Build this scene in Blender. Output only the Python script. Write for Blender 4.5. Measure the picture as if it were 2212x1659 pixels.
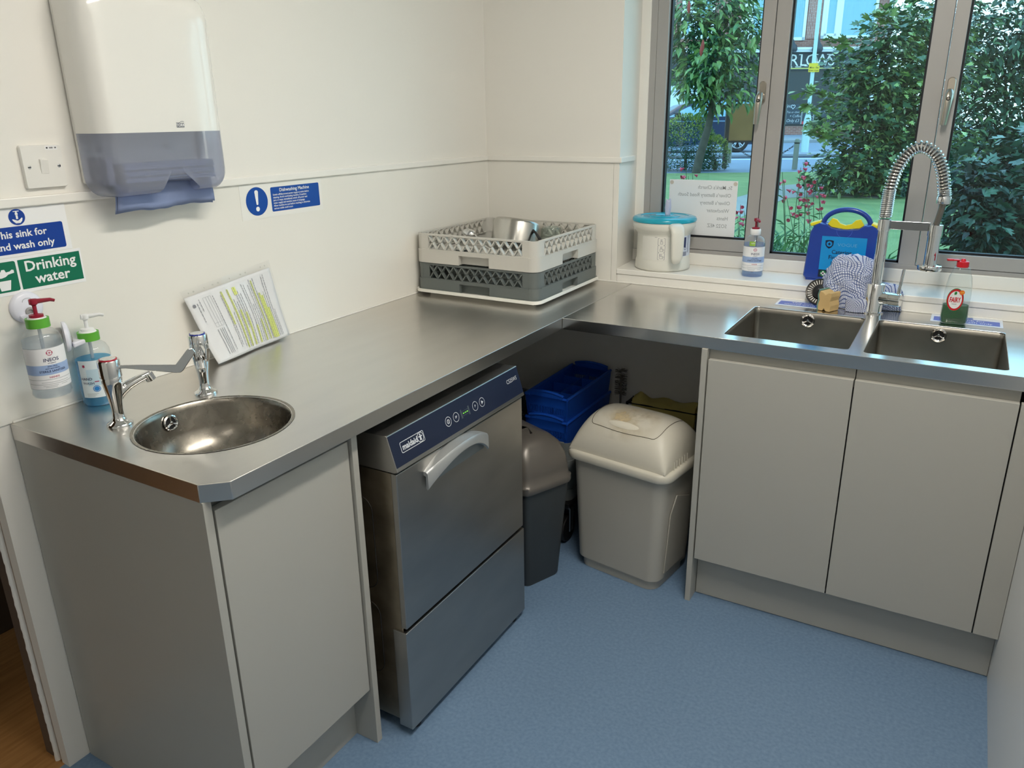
import bpy, bmesh, math, random
from mathutils import Matrix, Vector, Euler
V = Vector
PI = math.pi
R = math.radians
random.seed(11)
for o in list(bpy.data.objects):
    bpy.data.objects.remove(o)
SC = bpy.context.scene
COL = SC.collection
IW, IH = 2212, 1659

# ------------------------------------------------------------------ camera
CAM = V((1.7067, -2.7175, 1.5066))
FPX = 1653.88
CROT = Matrix.Rotation(0.52362, 3, 'Z') @ Matrix.Rotation(1.24238, 3, 'X') @ Matrix.Rotation(-0.01127, 3, 'Z')
OX, OY = 14.656, -15.605          # offset of the optical centre in pixels
cd = bpy.data.cameras.new('camera')
cam = bpy.data.objects.new('camera', cd)
COL.objects.link(cam)
cam.matrix_world = Matrix.Translation(CAM) @ CROT.to_4x4()
cd.sensor_width = 36.0
cd.lens = FPX * 36.0 / IW
cd.shift_x = -OX / IW
cd.shift_y = OY / IW
cd.clip_start = 0.05
cd.clip_end = 200
SC.camera = cam
SC.cycles.transparent_max_bounces = 32      # bottles have several clear layers

def ray(u, v):
    return CROT @ V(((u - IW / 2 - OX) / FPX, -(v - IH / 2 - OY) / FPX, -1.0))
def at(u, v, ax, val):
    """point of the room seen at a pixel, on the plane ax = val"""
    d = ray(u, v); i = 'xyz'.index(ax)
    return CAM + d * ((val - CAM[i]) / d[i])

# ------------------------------------------------------------------ light
vs = SC.view_settings
vs.view_transform = 'Standard'; vs.look = 'None'; vs.gamma = 1.0; vs.use_curve_mapping = False
vs.exposure = 0.0
W = bpy.data.worlds.new('sky'); SC.world = W; W.use_nodes = True
wn = W.node_tree.nodes; wl = W.node_tree.links
bg = wn['Background']
tc = wn.new('ShaderNodeTexCoord'); sp = wn.new('ShaderNodeSeparateXYZ'); rp = wn.new('ShaderNodeValToRGB')
wl.new(tc.outputs['Generated'], sp.inputs[0]); wl.new(sp.outputs['Z'], rp.inputs['Fac'])
rp.color_ramp.elements[0].position = 0.0; rp.color_ramp.elements[0].color = (0.56, 0.78, 0.86, 1)
rp.color_ramp.elements[1].position = 0.6; rp.color_ramp.elements[1].color = (0.38, 0.62, 0.90, 1)
wl.new(rp.outputs['Color'], bg.inputs['Color'])
bg.inputs['Strength'].default_value = 4.0

def area(name, loc, sx, sy, power, col, rot=(0, 0, 0), portal=False):
    l = bpy.data.lights.new(name, 'AREA'); l.shape = 'RECTANGLE'; l.size = sx; l.size_y = sy
    l.energy = power; l.color = col
    o = bpy.data.objects.new(name, l); COL.objects.link(o); o.location = loc; o.rotation_euler = rot
    if portal: l.cycles.is_portal = True
    return o
WARM = (1.0, 0.95, 0.86)
area('ceiling_lamp_light', (1.50, -1.55, 2.50), 0.16, 1.2, 30, WARM)
area('ceiling_lamp_light', (1.50, -3.60, 2.50), 0.16, 1.0, 4, WARM)
area('hall_lamp_light', (-1.6, -3.0, 2.55), 0.6, 0.6, 10, (1.0, 0.85, 0.65))
area('window_portal', (1.9, 0.22, 1.6), 2.7, 1.3, 1, (1, 1, 1), (R(-90), 0, 0), True)

# ------------------------------------------------------------------ materials
def lin(c):
    return tuple(((x / 255) / 12.92 if x / 255 <= 0.04045 else ((x / 255 + 0.055) / 1.055) ** 2.4) for x in c)
MATS = {}
def mat(name, rgb, rough=0.5, metal=0.0, spec=0.5, var=0.0, scale=8.0, bump=0.0, bscale=60.0, stretch=(1, 1, 1), coat=0.0,
        col2=None, alpha=1.0, trans=0.0, emit=0.0, rvar=0.0, detail=3.0):
    if name in MATS: return MATS[name]
    m = bpy.data.materials.new(name); m.use_nodes = True
    nt = m.node_tree; N = nt.nodes; L = nt.links
    b = N['Principled BSDF']
    c = lin(rgb) + (1,)
    b.inputs['Base Color'].default_value = c
    b.inputs['Roughness'].default_value = rough
    b.inputs['Metallic'].default_value = metal
    b.inputs['Specular IOR Level'].default_value = spec
    b.inputs['Coat Weight'].default_value = coat
    b.inputs['Coat Roughness'].default_value = 0.08
    b.inputs['Alpha'].default_value = alpha
    b.inputs['Transmission Weight'].default_value = trans
    if emit:
        b.inputs['Emission Color'].default_value = c; b.inputs['Emission Strength'].default_value = emit
    if var or bump or rvar:
        t = N.new('ShaderNodeTexCoord'); mp = N.new('ShaderNodeMapping'); L.new(t.outputs['Object'], mp.inputs[0])
        mp.inputs['Scale'].default_value = stretch
    if var or rvar:
        n = N.new('ShaderNodeTexNoise'); n.inputs['Scale'].default_value = scale; n.inputs['Detail'].default_value = detail
        L.new(mp.outputs[0], n.inputs['Vector'])
        if var:
            r = N.new('ShaderNodeValToRGB'); L.new(n.outputs['Fac'], r.inputs['Fac'])
            c2 = lin(col2) + (1,) if col2 else tuple(x * (1 - var) for x in c[:3]) + (1,)
            r.color_ramp.elements[0].position = 0.3; r.color_ramp.elements[0].color = c2
            r.color_ramp.elements[1].position = 0.7; r.color_ramp.elements[1].color = c
            L.new(r.outputs['Color'], b.inputs['Base Color'])
        if rvar:
            q = N.new('ShaderNodeMapRange'); L.new(n.outputs['Fac'], q.inputs['Value'])
            q.inputs['To Min'].default_value = rough - rvar; q.inputs['To Max'].default_value = rough + rvar
            L.new(q.outputs[0], b.inputs['Roughness'])
    if bump:
        n2 = N.new('ShaderNodeTexNoise'); n2.inputs['Scale'].default_value = bscale; n2.inputs['Detail'].default_value = 4
        L.new(mp.outputs[0], n2.inputs['Vector'])
        bp = N.new('ShaderNodeBump'); bp.inputs['Strength'].default_value = bump; bp.inputs['Distance'].default_value = 0.002
        L.new(n2.outputs['Fac'], bp.inputs['Height']); L.new(bp.outputs[0], b.inputs['Normal'])
    MATS[name] = m
    return m

def clear(name, rgb, gloss=1.0, rough=0.02, body=0.0, ior=1.45, bcol=None):
    """thin clear sheet: see-through tint, a mirror share by angle, and an optional milky share"""
    if name in MATS: return MATS[name]
    m = bpy.data.materials.new(name); m.use_nodes = True
    nt = m.node_tree; N = nt.nodes; L = nt.links
    N.remove(N['Principled BSDF']); out = N['Material Output']
    tr = N.new('ShaderNodeBsdfTransparent'); tr.inputs['Color'].default_value = lin(rgb) + (1,)
    last = tr.outputs[0]
    if body:
        df = N.new('ShaderNodeBsdfPrincipled'); df.inputs['Base Color'].default_value = lin(bcol or rgb) + (1,); df.inputs['Roughness'].default_value = 0.4
        mx = N.new('ShaderNodeMixShader'); mx.inputs[0].default_value = body
        L.new(last, mx.inputs[1]); L.new(df.outputs[0], mx.inputs[2]); last = mx.outputs[0]
    gl = N.new('ShaderNodeBsdfGlossy'); gl.inputs['Roughness'].default_value = rough
    lw = N.new('ShaderNodeLayerWeight'); lw.inputs['Blend'].default_value = 0.5      # the same from both sides of the sheet
    pw = N.new('ShaderNodeMath'); pw.operation = 'POWER'; pw.inputs[1].default_value = 5.0; L.new(lw.outputs['Facing'], pw.inputs[0])
    ml = N.new('ShaderNodeMath'); ml.operation = 'MULTIPLY_ADD'; f0 = ((ior - 1) / (ior + 1)) ** 2 * gloss
    ml.inputs[1].default_value = 0.9 * gloss; ml.inputs[2].default_value = f0; L.new(pw.outputs[0], ml.inputs[0])
    m2 = N.new('ShaderNodeMixShader'); L.new(ml.outputs[0], m2.inputs[0]); L.new(last, m2.inputs[1]); L.new(gl.outputs[0], m2.inputs[2])
    L.new(m2.outputs[0], out.inputs['Surface'])
    MATS[name] = m
    return m

def brick_mat(name, c1, c2, mortar, rotz, scale, vertical=False):
    m = bpy.data.materials.new(name); m.use_nodes = True
    nt = m.node_tree; N = nt.nodes; L = nt.links; b = N['Principled BSDF']; b.inputs['Roughness'].default_value = 0.85
    t = N.new('ShaderNodeTexCoord'); mp = N.new('ShaderNodeMapping'); mp.inputs['Rotation'].default_value = (0, 0, rotz)
    L.new(t.outputs['Object'], mp.inputs[0]); s = N.new('ShaderNodeSeparateXYZ'); L.new(mp.outputs[0], s.inputs[0])
    cb = N.new('ShaderNodeCombineXYZ')
    L.new(s.outputs['Z' if vertical else 'X'], cb.inputs[0]); L.new(s.outputs['X' if vertical else 'Z'], cb.inputs[1])
    br = N.new('ShaderNodeTexBrick'); L.new(cb.outputs[0], br.inputs['Vector'])
    br.inputs['Color1'].default_value = lin(c1) + (1,); br.inputs['Color2'].default_value = lin(c2) + (1,); br.inputs['Mortar'].default_value = lin(mortar) + (1,)
    br.inputs['Scale'].default_value = scale; br.inputs['Mortar Size'].default_value = 0.025; br.inputs['Row Height'].default_value = 0.33; br.inputs['Brick Width'].default_value = 1.0
    L.new(br.outputs['Color'], b.inputs['Base Color'])
    return m

def check_mat(name, base, line, n):
    m = bpy.data.materials.new(name); m.use_nodes = True
    nt = m.node_tree; N = nt.nodes; L = nt.links; b = N['Principled BSDF']; b.inputs['Roughness'].default_value = 0.9
    t = N.new('ShaderNodeUVMap'); s = N.new('ShaderNodeSeparateXYZ'); L.new(t.outputs[0], s.inputs[0])
    outs = []
    for k in 'XY':
        a = N.new('ShaderNodeMath'); a.operation = 'MULTIPLY'; a.inputs[1].default_value = n; L.new(s.outputs[k], a.inputs[0])
        f = N.new('ShaderNodeMath'); f.operation = 'FRACT'; L.new(a.outputs[0], f.inputs[0])
        l = N.new('ShaderNodeMath'); l.operation = 'LESS_THAN'; l.inputs[1].default_value = 0.27; L.new(f.outputs[0], l.inputs[0]); outs.append(l)
    mx = N.new('ShaderNodeMath'); mx.operation = 'MAXIMUM'; L.new(outs[0].outputs[0], mx.inputs[0]); L.new(outs[1].outputs[0], mx.inputs[1])
    c = N.new('ShaderNodeMix'); c.data_type = 'RGBA'; L.new(mx.outputs[0], c.inputs[0])
    c.inputs[6].default_value = lin(base) + (1,); c.inputs[7].default_value = lin(line) + (1,)
    L.new(c.outputs[2], b.inputs['Base Color'])
    return m

WALL = mat('white_wall_paint', (236, 233, 226), 0.55, bump=0.05, bscale=90)
CLAD = mat('white_wall_cladding', (236, 233, 225), 0.16, spec=0.45)
TRIM = mat('white_gloss_trim', (240, 237, 230), 0.3)
CEIL = mat('ceiling_white', (240, 238, 232), 0.8)
FLOOR = mat('blue_vinyl', (116, 142, 170), 0.42, var=0.3, col2=(100, 126, 155), scale=110, bump=0.08, bscale=300, detail=6)
STEEL = mat('brushed_steel', (218, 215, 210), 0.30, 1.0, var=0.05, scale=4, rvar=0.03, stretch=(6, 1, 6))
STEELX = mat('brushed_steel_across', (214, 212, 208), 0.19, 1.0, var=0.05, scale=4, rvar=0.02, stretch=(1, 6, 6))
BASIN = mat('worn_basin_steel', (156, 150, 140), 0.27, 1.0, var=0.25, scale=40, rvar=0.05)
SINK = mat('sink_steel', (158, 153, 144), 0.36, 1.0, var=0.22, scale=9, rvar=0.08, stretch=(1, 6, 1))
DWST = mat('machine_steel', (178, 175, 170), 0.36, 1.0, var=0.15, scale=4, rvar=0.06, stretch=(1, 1, 3))
DWDARK = mat('machine_steel_side', (176, 164, 145), 0.34, 1.0, var=0.4, scale=12, rvar=0.08)
CHROME = mat('chrome', (226, 226, 226), 0.06, 1.0)
DKCHR = mat('dark_chrome', (120, 120, 122), 0.16, 1.0)
ALU = mat('window_grey', (172, 169, 166), 0.42, 0.1, bump=0.03, bscale=400)
SATIN = mat('satin_steel', (190, 182, 170), 0.3, 1.0)
CAB = mat('grey_laminate', (176, 174, 166), 0.45)
BLACK = mat('black_plastic', (18, 18, 20), 0.5)
GAP = mat('dark_gasket', (14, 18, 24), 0.6)
WHITE = mat('white_plastic', (234, 232, 226), 0.35)
PAPER = mat('white_paper', (235, 235, 236), 0.7)
INK = mat('black_ink', (40, 40, 46), 0.7)
GREYINK = mat('grey_ink', (168, 172, 174), 0.8)
NAVY = mat('navy_panel', (30, 38, 60), 0.35, spec=0.3)
BLUE = mat('sign_blue', (10, 70, 160), 0.3)
GREEN = mat('sign_green', (0, 112, 82), 0.3)
PRINTW = mat('print_white', (242, 242, 242), 0.5)
RUBYRED = mat('pump_red', (150, 22, 48), 0.35)
LIME = mat('collar_green', (96, 176, 56), 0.4)

# ------------------------------------------------------------------ mesh building
class MB:
    def __init__(s, M=None):
        s.v = []; s.f = []; s.uv = None; s.M = M
    def add(s, vs_, fs):
        n = len(s.v)
        if s.M is not None: vs_ = [s.M @ V(p) for p in vs_]
        s.v += [tuple(p) for p in vs_]
        s.f += [tuple(i + n for i in f) for f in fs]
        return s
    def box(s, a, b, M=None):
        x0, y0, z0 = [min(p, q) for p, q in zip(a, b)]; x1, y1, z1 = [max(p, q) for p, q in zip(a, b)]
        p = [V((x, y, z)) for z in (z0, z1) for y in (y0, y1) for x in (x0, x1)]
        if M is not None: p = [M @ q for q in p]
        return s.add(p, [(0, 2, 3, 1), (4, 5, 7, 6), (0, 1, 5, 4), (2, 6, 7, 3), (0, 4, 6, 2), (1, 3, 7, 5)])
    def loft(s, rings, closed=True, cap0=True, cap1=True):
        n = len(rings[0]); vs_ = [p for r in rings for p in r]; fs = []
        for k in range(len(rings) - 1):
            for i in range(n if closed else n - 1):
                j = (i + 1) % n
                fs.append((k * n + i, k * n + j, (k + 1) * n + j, (k + 1) * n + i))
        if cap0: fs.append(tuple(range(n - 1, -1, -1)))
        if cap1: fs.append(tuple((len(rings) - 1) * n + i for i in range(n)))
        return s.add(vs_, fs)
    def lathe(s, prof, c=(0, 0, 0), n=32, ax=None, cap0=True, cap1=True):
        """profile of (radius, height) about the z axis through c, or about the direction ax"""
        q = V(ax).normalized().to_track_quat('Z', 'Y').to_matrix() if ax is not None else Matrix.Identity(3)
        c = V(c)
        rings = [[c + q @ V((r * math.cos(2 * PI * i / n), r * math.sin(2 * PI * i / n), h)) for i in range(n)] for r, h in prof]
        return s.loft(rings, True, cap0, cap1)
    def cyl(s, p0, p1, r0, r1=None, n=20):
        p0 = V(p0); p1 = V(p1); h = (p1 - p0).length
        return s.lathe([(r0, 0), (r0 if r1 is None else r1, h)], p0, n, p1 - p0)
    def tube(s, pts, r, n=8, closed=False, flat=1.0):
        pts = [V(p) for p in pts]; m = len(pts)
        rr = r if isinstance(r, (list, tuple)) else [r] * m
        rings = []; t0 = (pts[1] - pts[0]).normalized()
        u = t0.orthogonal().normalized()
        for i, p in enumerate(pts):
            if closed: t = (pts[(i + 1) % m] - pts[i - 1]).normalized()
            else: t = (pts[min(i + 1, m - 1)] - pts[max(i - 1, 0)]).normalized()
            u = (u - t * u.dot(t)).normalized(); w = t.cross(u)
            rings.append([p + (u * math.cos(2 * PI * k / n) + w * math.sin(2 * PI * k / n) * flat) * rr[i] for k in range(n)])
        if closed: rings.append(rings[0]); return s.loft(rings, True, False, False)
        return s.loft(rings)
    def prism(s, poly, vec):
        """closed outline of 3-D points pushed along vec"""
        a = [V(p) for p in poly]; b = [p + V(vec) for p in a]; n = len(a)
        return s.add(a + b, [tuple(range(n - 1, -1, -1)), tuple(range(n, 2 * n))] + [(i, (i + 1) % n, n + (i + 1) % n, n + i) for i in range(n)])
    def quad(s, *p): return s.add(p, [tuple(range(len(p)))])
    def grid(s, fn, nu, nv, uv=False, closed_u=False):
        n0 = len(s.v); k = nu if closed_u else nu + 1
        s.add([fn(i / nu, j / nv) for j in range(nv + 1) for i in range(k)], [])
        if uv:
            if s.uv is None: s.uv = {}
        for j in range(nv):
            for i in range(nu):
                i2 = (i + 1) % k
                s.f.append((n0 + j * k + i, n0 + j * k + i2, n0 + (j + 1) * k + i2, n0 + (j + 1) * k + i))
                if uv:
                    g = uv if callable(uv) else (lambda p, q: (p, q))
                    s.uv[len(s.f) - 1] = [g(p / nu, q / nv) for p, q in ((i, j), (i + 1, j), (i + 1, j + 1), (i, j + 1))]
        return s
    def build(s, name, m, parent=None, smooth=40, bevel=0.0, seg=2, solid=0.0, sub=0, fix=True):
        me = bpy.data.meshes.new(name); me.from_pydata(s.v, [], s.f)
        if s.uv:
            ul = me.uv_layers.new(name='UVMap')
            for fi, cs in s.uv.items():
                for li, c in zip(me.polygons[fi].loop_indices, cs): ul.data[li].uv = c
        if fix:
            bm = bmesh.new(); bm.from_mesh(me)
            bmesh.ops.recalc_face_normals(bm, faces=bm.faces); bm.to_mesh(me); bm.free()
        me.materials.append(m)
        if smooth:
            for p in me.polygons: p.use_smooth = True
            me.set_sharp_from_angle(angle=R(smooth))
        return link(name, me, parent, bevel, seg, solid, sub)

def link(name, me, parent=None, bevel=0.0, seg=2, solid=0.0, sub=0):
    o = bpy.data.objects.new(name, me); COL.objects.link(o)
    if parent is not None:
        o.parent = parent
        if parent.type == 'EMPTY': o.matrix_parent_inverse = Matrix.Translation(-parent.location)
    if solid:
        md = o.modifiers.new('thickness', 'SOLIDIFY'); md.thickness = solid; md.offset = 0
    if bevel:
        md = o.modifiers.new('edges', 'BEVEL'); md.width = bevel; md.segments = seg; md.limit_method = 'ANGLE'; md.angle_limit = R(35)
        md.harden_normals = False
    if sub:
        md = o.modifiers.new('smooth', 'SUBSURF'); md.levels = sub; md.render_levels = sub
    return o
def tag(o, label, cat, group=None, kind=None):
    o['label'] = label; o['category'] = cat
    if group: o['group'] = group
    if kind: o['kind'] = kind
    return o
def thing(name, loc, label, cat, group=None):
    o = bpy.data.objects.new(name, None); COL.objects.link(o); o.location = loc; o.empty_display_size = 0.05
    return tag(o, label, cat, group)
def struct(o):
    o['kind'] = 'structure'; return o
def dup(root, loc, label, group=None):
    r = root.copy(); COL.objects.link(r); r.location = loc; r['label'] = label
    if group: r['group'] = group
    for ch in list(root.children):
        c = ch.copy(); COL.objects.link(c); c.parent = r
        for g in list(ch.children):
            d = g.copy(); COL.objects.link(d); d.parent = c
    return r
def rrect(w, h, r, n=5):
    p = []
    for cx, cy, a0 in ((w / 2 - r, h / 2 - r, 0), (-w / 2 + r, h / 2 - r, 90), (-w / 2 + r, -h / 2 + r, 180), (w / 2 - r, -h / 2 + r, 270)):
        for k in range(n + 1):
            a = R(a0 + 90 * k / n); p.append((cx + r * math.cos(a), cy + r * math.sin(a)))
    return p
def disc(n=24, r=1.0):
    return [(r * math.cos(2 * PI * i / n), r * math.sin(2 * PI * i / n)) for i in range(n)]

_tc = {}
def text_mesh(body, size, bold=0.0, align='CENTER', sx=1.0, shear=0.0):
    cu = bpy.data.curves.new('t', 'FONT'); cu.body = body; cu.size = size; cu.align_x = align; cu.align_y = 'CENTER'
    cu.offset = bold * size; cu.resolution_u = 2; cu.shear = shear
    o = bpy.data.objects.new('t', cu); COL.objects.link(o)
    bpy.context.view_layer.update()
    me = bpy.data.meshes.new_from_object(o.evaluated_get(bpy.context.evaluated_depsgraph_get()))
    vs_ = [(v.co.x * sx, v.co.y) for v in me.vertices]; fs = [tuple(p.vertices) for p in me.polygons]
    bpy.data.objects.remove(o); bpy.data.curves.remove(cu); bpy.data.meshes.remove(me)
    return vs_, fs
def flat(o, x, y, d=0.0):
    """a map from 2-D print to a plane: origin, right, up; d lifts it off the plane"""
    o = V(o); x = V(x).normalized(); y = V(y).normalized(); n = x.cross(y)
    return lambda a, b, k=0.0: o + x * a + y * b + n * (d + k)
def rolled(c, r, a0, z0):
    """a map from 2-D print to an upright cylinder: a along the arc from the angle a0 (radians), b up"""
    return lambda a, b, k=0.0: V((c[0] + (r + k) * math.cos(a0 + a / r), c[1] + (r + k) * math.sin(a0 + a / r), z0 + b))
def lettering(name, items, f, m, parent, lift=0.0006):
    """items: (text, x, y, size[, bold, align, stretch]) printed as one part through the map f"""
    mb = MB()
    for it in items:
        t, x, y, sz = it[:4]; bold = it[4] if len(it) > 4 else 0.0; al = it[5] if len(it) > 5 else 'CENTER'; sx = it[6] if len(it) > 6 else 1.0
        vs_, fs = text_mesh(t, sz, bold, al, sx)
        mb.add([f(x + a, y + b, lift) for a, b in vs_], fs)
    return mb.build(name, m, parent, smooth=0, fix=False)
def patch(mb, f, poly, lift=0.0004, cx=0.0, cy=0.0):
    return mb.add([f(cx + a, cy + b, lift) for a, b in poly], [tuple(range(len(poly)))])
def strip(mb, f, x0, x1, y0, y1, lift=0.0004, n=1):
    """a printed rectangle cut in n columns so it can bend"""
    vs_ = []; fs = []
    for i in range(n + 1):
        x = x0 + (x1 - x0) * i / n; vs_ += [f(x, y0, lift), f(x, y1, lift)]
        if i: fs.append((2 * i - 2, 2 * i, 2 * i + 1, 2 * i - 1))
    return mb.add(vs_, fs)
def ring(mb, f, r0, r1, lift=0.0004, cx=0.0, cy=0.0, n=32, sy=1.0, a0=0.0, a1=2 * PI):
    vs_ = []; fs = []
    for i in range(n + 1):
        a = a0 + (a1 - a0) * i / n
        vs_ += [f(cx + r0 * math.cos(a), cy + r0 * math.sin(a) * sy, lift), f(cx + r1 * math.cos(a), cy + r1 * math.sin(a) * sy, lift)]
        if i: fs.append((2 * i - 2, 2 * i - 1, 2 * i + 1, 2 * i))
    return mb.add(vs_, fs)
# ================================================================== the setting
H = 0.895; W1 = 0.6425; W2 = 0.593; YL = -1.945; XR = 1.958
LZ0, LZ1 = 1.339, 1.3586
SILL = 0.948; YF = 0.21; RX = 0.562
CZ = 2.6
struct(MB().box((-0.02, -4.3, -0.1), (XR, 0.02, 0)).build('floor', FLOOR, smooth=0))
WOOD = mat('hall_wood', (176, 132, 82), 0.4, var=0.35, col2=(150, 106, 60), scale=6, stretch=(12, 1, 1))
struct(MB().box((-4, -6.5, -0.1), (-0.02, 1.0, 0)).build('floor', WOOD, smooth=0))
w = MB()
w.box((-0.10, -1.985, 0), (-0.02, 0.3, CZ)).box((-0.03, -1.995, 0), (0, 0.0, CZ))
w.box((-0.10, -4.3, 0), (0, -3.0, CZ)).box((-0.10, -3.0, 2.08), (0, -1.995, CZ))
struct(w.build('wall_left', WALL, smooth=0))
w = MB()
w.prism([(-0.1, 0, 0.925), (0.577, 0, 0.925), (RX, YF, 0.925), (RX, 0.3, 0.925), (-0.1, 0.3, 0.925)], (0, 0, CZ - 0.925))
w.box((-0.1, 0, 0), (2.06, 0.3, 0.925)).box((RX, 0, 2.25), (2.06, 0.3, CZ)).box((2.06, 0, 0), (2.4, 0.3, CZ))
struct(w.build('wall_back', WALL, smooth=0))
struct(MB().box((XR, -4.3, 0), (2.06, 0.0, CZ)).build('wall_right', mat('right_wall_paint', (226, 226, 224), 0.4), smooth=0))
struct(MB().box((-0.1, -4.4, 0), (2.06, -4.3, CZ)).build('wall_front', WALL, smooth=0))
struct(MB().box((-0.1, -4.4, CZ), (2.4, 0.3, CZ + 0.1)).build('ceiling', CEIL, smooth=0))
w = MB()
w.box((-4.1, -6.5, 0), (-4.0, 1, CZ)).box((-4, -6.6, 0), (-0.1, -6.5, CZ)).box((-4, 1, 0), (-0.1, 1.1, CZ)).box((-4.1, -6.6, CZ), (-0.1, 1.1, CZ + 0.1))
w.box((-0.1, -6.5, 0), (0, -4.4, CZ))
struct(w.build('wall_hall', mat('hall_wall_paint', (150, 132, 108), 0.7), smooth=0))
# the lining of the doorway at the end of the left wall
struct(MB().box((-0.044, -1.991, 0), (-0.03, -1.98, 2.08)).build('trim_1', mat('beige_lining', (196, 178, 160), 0.5), smooth=0))
def jag(u, v):
    z = 2.08 * v; w_ = 0.0005 * math.sin(z * 211) + 0.0004 * math.sin(z * 97 + 1) + 0.0003 * math.sin(z * 433)
    a = -PI / 2 - 0.2 + (PI + 0.4) * u
    return V((-0.049 + 0.006 * math.sin(a), -1.993 - (0.008 + w_) * math.cos(a), z))
struct(MB().grid(jag, 6, 260).build('trim_2', TRIM))
struct(MB().box((-0.101, -1.994, 0), (-0.055, -1.98, 2.08)).build('trim_3', mat('frame_shade_tone', (96, 84, 76), 0.5), smooth=0))  # shadowed face at the wall end: its shade is put into this dark colour
# glossy cladding, ledge and beads
w = MB().box((0, -1.98, H), (0.004, 0, LZ0)).box((0, -0.004, H), (0.555, 0, LZ0)).box((0.556, -0.004, H), (0.578, 0, LZ0))
struct(w.build('trim_4', CLAD, smooth=0, bevel=0.0006))
w = MB().box((0, -1.99, LZ0), (0.012, 0, LZ1)).box((0, -0.012, LZ0), (0.588, 0, LZ1))
w.prism([(0.576, 0.001, LZ0), (0.588, -0.012, LZ0), (0.5785, 0.15, LZ0), (0.5665, 0.15, LZ0)], (0, 0, LZ1 - LZ0))
struct(w.build('trim_5', TRIM, smooth=0, bevel=0.0025))
w = MB().box((0.003, -1.94, H), (0.009, 0, H + 0.005)).box((0, -0.009, H), (XR, -0.003, H + 0.005)).box((0, -0.006, H), (0.006, 0, LZ0))
struct(w.build('trim_6', TRIM, smooth=0, bevel=0.0015))
# sill, upstand, white surround
w = MB().prism([(0.579, -0.007, 0.928), (2.06, -0.007, 0.928), (2.06, YF, 0.928), (0.56, YF, 0.928), (0.5765, 0.001, 0.928)], (0, 0, SILL - 0.928)).box((RX - 0.01, YF - 0.012, SILL), (2.06, YF, 0.9935))
w.box((RX - 0.01, YF - 0.004, SILL), (at(1407, 0, 'y', YF).x + 0.004, YF + 0.04, 2.25)).box((0.58, -0.003, 0.8965), (XR, 0.004, 0.9275))
struct(w.build('trim_7', TRIM, smooth=0, bevel=0.003))

# ---- the window
def wx(u, v): return at(u, v, 'y', YF).x
def wz(u, v): return at(u, v, 'y', YF).z
xa, xb, xc = wx(1407, 0), wx(1423, 0), wx(1448, 0)
xd, xe, xf = wx(1636, 200), wx(1662, 200), wx(1694, 200)
xg, xh, xi = wx(2025, 0), wx(2067, 0), wx(2100, 0)
zb = 0.988; zl = wz(1550, 541); zg1 = wz(1550, 516); zgm = wz(1660, 549)
ZT = 2.25
fr = MB()
zr = zl - 0.002
fr.box((xa, YF, zr), (xb, YF + 0.06, 2.2)).box((xe + 0.002, YF, zr), (xf, YF + 0.06, 2.2)).box((xg, YF, zr), (xh - 0.001, YF + 0.06, 2.2)).box((2.03, YF, zr), (2.06, YF + 0.06, 2.2))
fr.box((xa, YF, zb), (2.06, YF + 0.06, zr)).box((xf, YF, zr), (xg, YF + 0.06, max(zgm, zr + 0.004))).box((xa, YF, 2.2), (2.06, YF + 0.06, ZT))
zgm = max(zgm, zr + 0.004)
win = struct(fr.build('window_1', ALU, smooth=0, bevel=0.0012))
def sash(x0, x1, xl, xr):
    s = MB(); y0 = YF - 0.004
    s.box((x0, y0, zl), (xl, YF + 0.05, 2.2)).box((xr, y0, zl), (x1, YF + 0.05, 2.2)).box((xl, y0, zl), (xr, YF + 0.05, zg1)).box((xl, y0, 2.15), (xr, YF + 0.05, 2.2))
    o = s.build('sash', ALU, win, smooth=0, bevel=0.0012)
    return o
def gasket(x0, x1, z0, z1, par):
    g = MB(); t = 0.007
    g.box((x0, YF + 0.012, z0), (x0 + t, YF + 0.034, z1)).box((x1 - t, YF + 0.012, z0), (x1, YF + 0.034, z1)).box((x0, YF + 0.012, z0), (x1, YF + 0.034, z0 + t)).box((x0, YF + 0.012, z1 - t), (x1, YF + 0.034, z1))
    g.build('gasket', GAP, par, smooth=0)
GLASS = clear('window_glass', (226, 240, 240), 0.9, 0.0, ior=1.5)
def pane(x0, x1, z0, z1, par):
    MB().box((x0, YF + 0.022, z0), (x1, YF + 0.026, z1)).build('glass_pane', GLASS, par, smooth=0)
def handle(u, v, par):
    p = at(u, v, 'y', YF); y0 = YF - 0.004
    h = MB()
    h.loft([[V((p.x + a, y0 - d, p.z + b)) for a, b in rrect(0.024 * k, 0.075 * k2, 0.0119 * k, 6)] for d, k, k2 in ((-0.002, 1, 1), (0.006, 1, 1), (0.009, 0.85, 0.94))])
    h.cyl((p.x, y0, p.z - 0.012), (p.x, y0 - 0.035, p.z - 0.018), 0.0115, 0.011)
    path = [V((p.x, y0 - 0.024, p.z - 0.004)), V((p.x - 0.001, y0 - 0.035, p.z - 0.016)), V((p.x - 0.002, y0 - 0.038, p.z - 0.04)), V((p.x - 0.004, y0 - 0.037, p.z - 0.075)), V((p.x - 0.006, y0 - 0.034, p.z - 0.105))]
    h.tube(path, [0.011, 0.0135, 0.0130, 0.0110, 0.0098], 12, flat=0.8)
    o = h.build('handle', SATIN, par)
    MB().lathe([(0.0001, 0.011), (0.0062, 0.011), (0.0062, 0)], (p.x - 0.0015, y0 - 0.0385, p.z - 0.027), 14, (0, -1, 0.0)).build('key_barrel', BLACK, o)
    MB().lathe([(0.0001, 0.0122), (0.0034, 0.0122), (0.0034, 0)], (p.x - 0.0015, y0 - 0.0385, p.z - 0.0265), 12, (0, -1, 0)).build('lock', SATIN, o)
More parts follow.
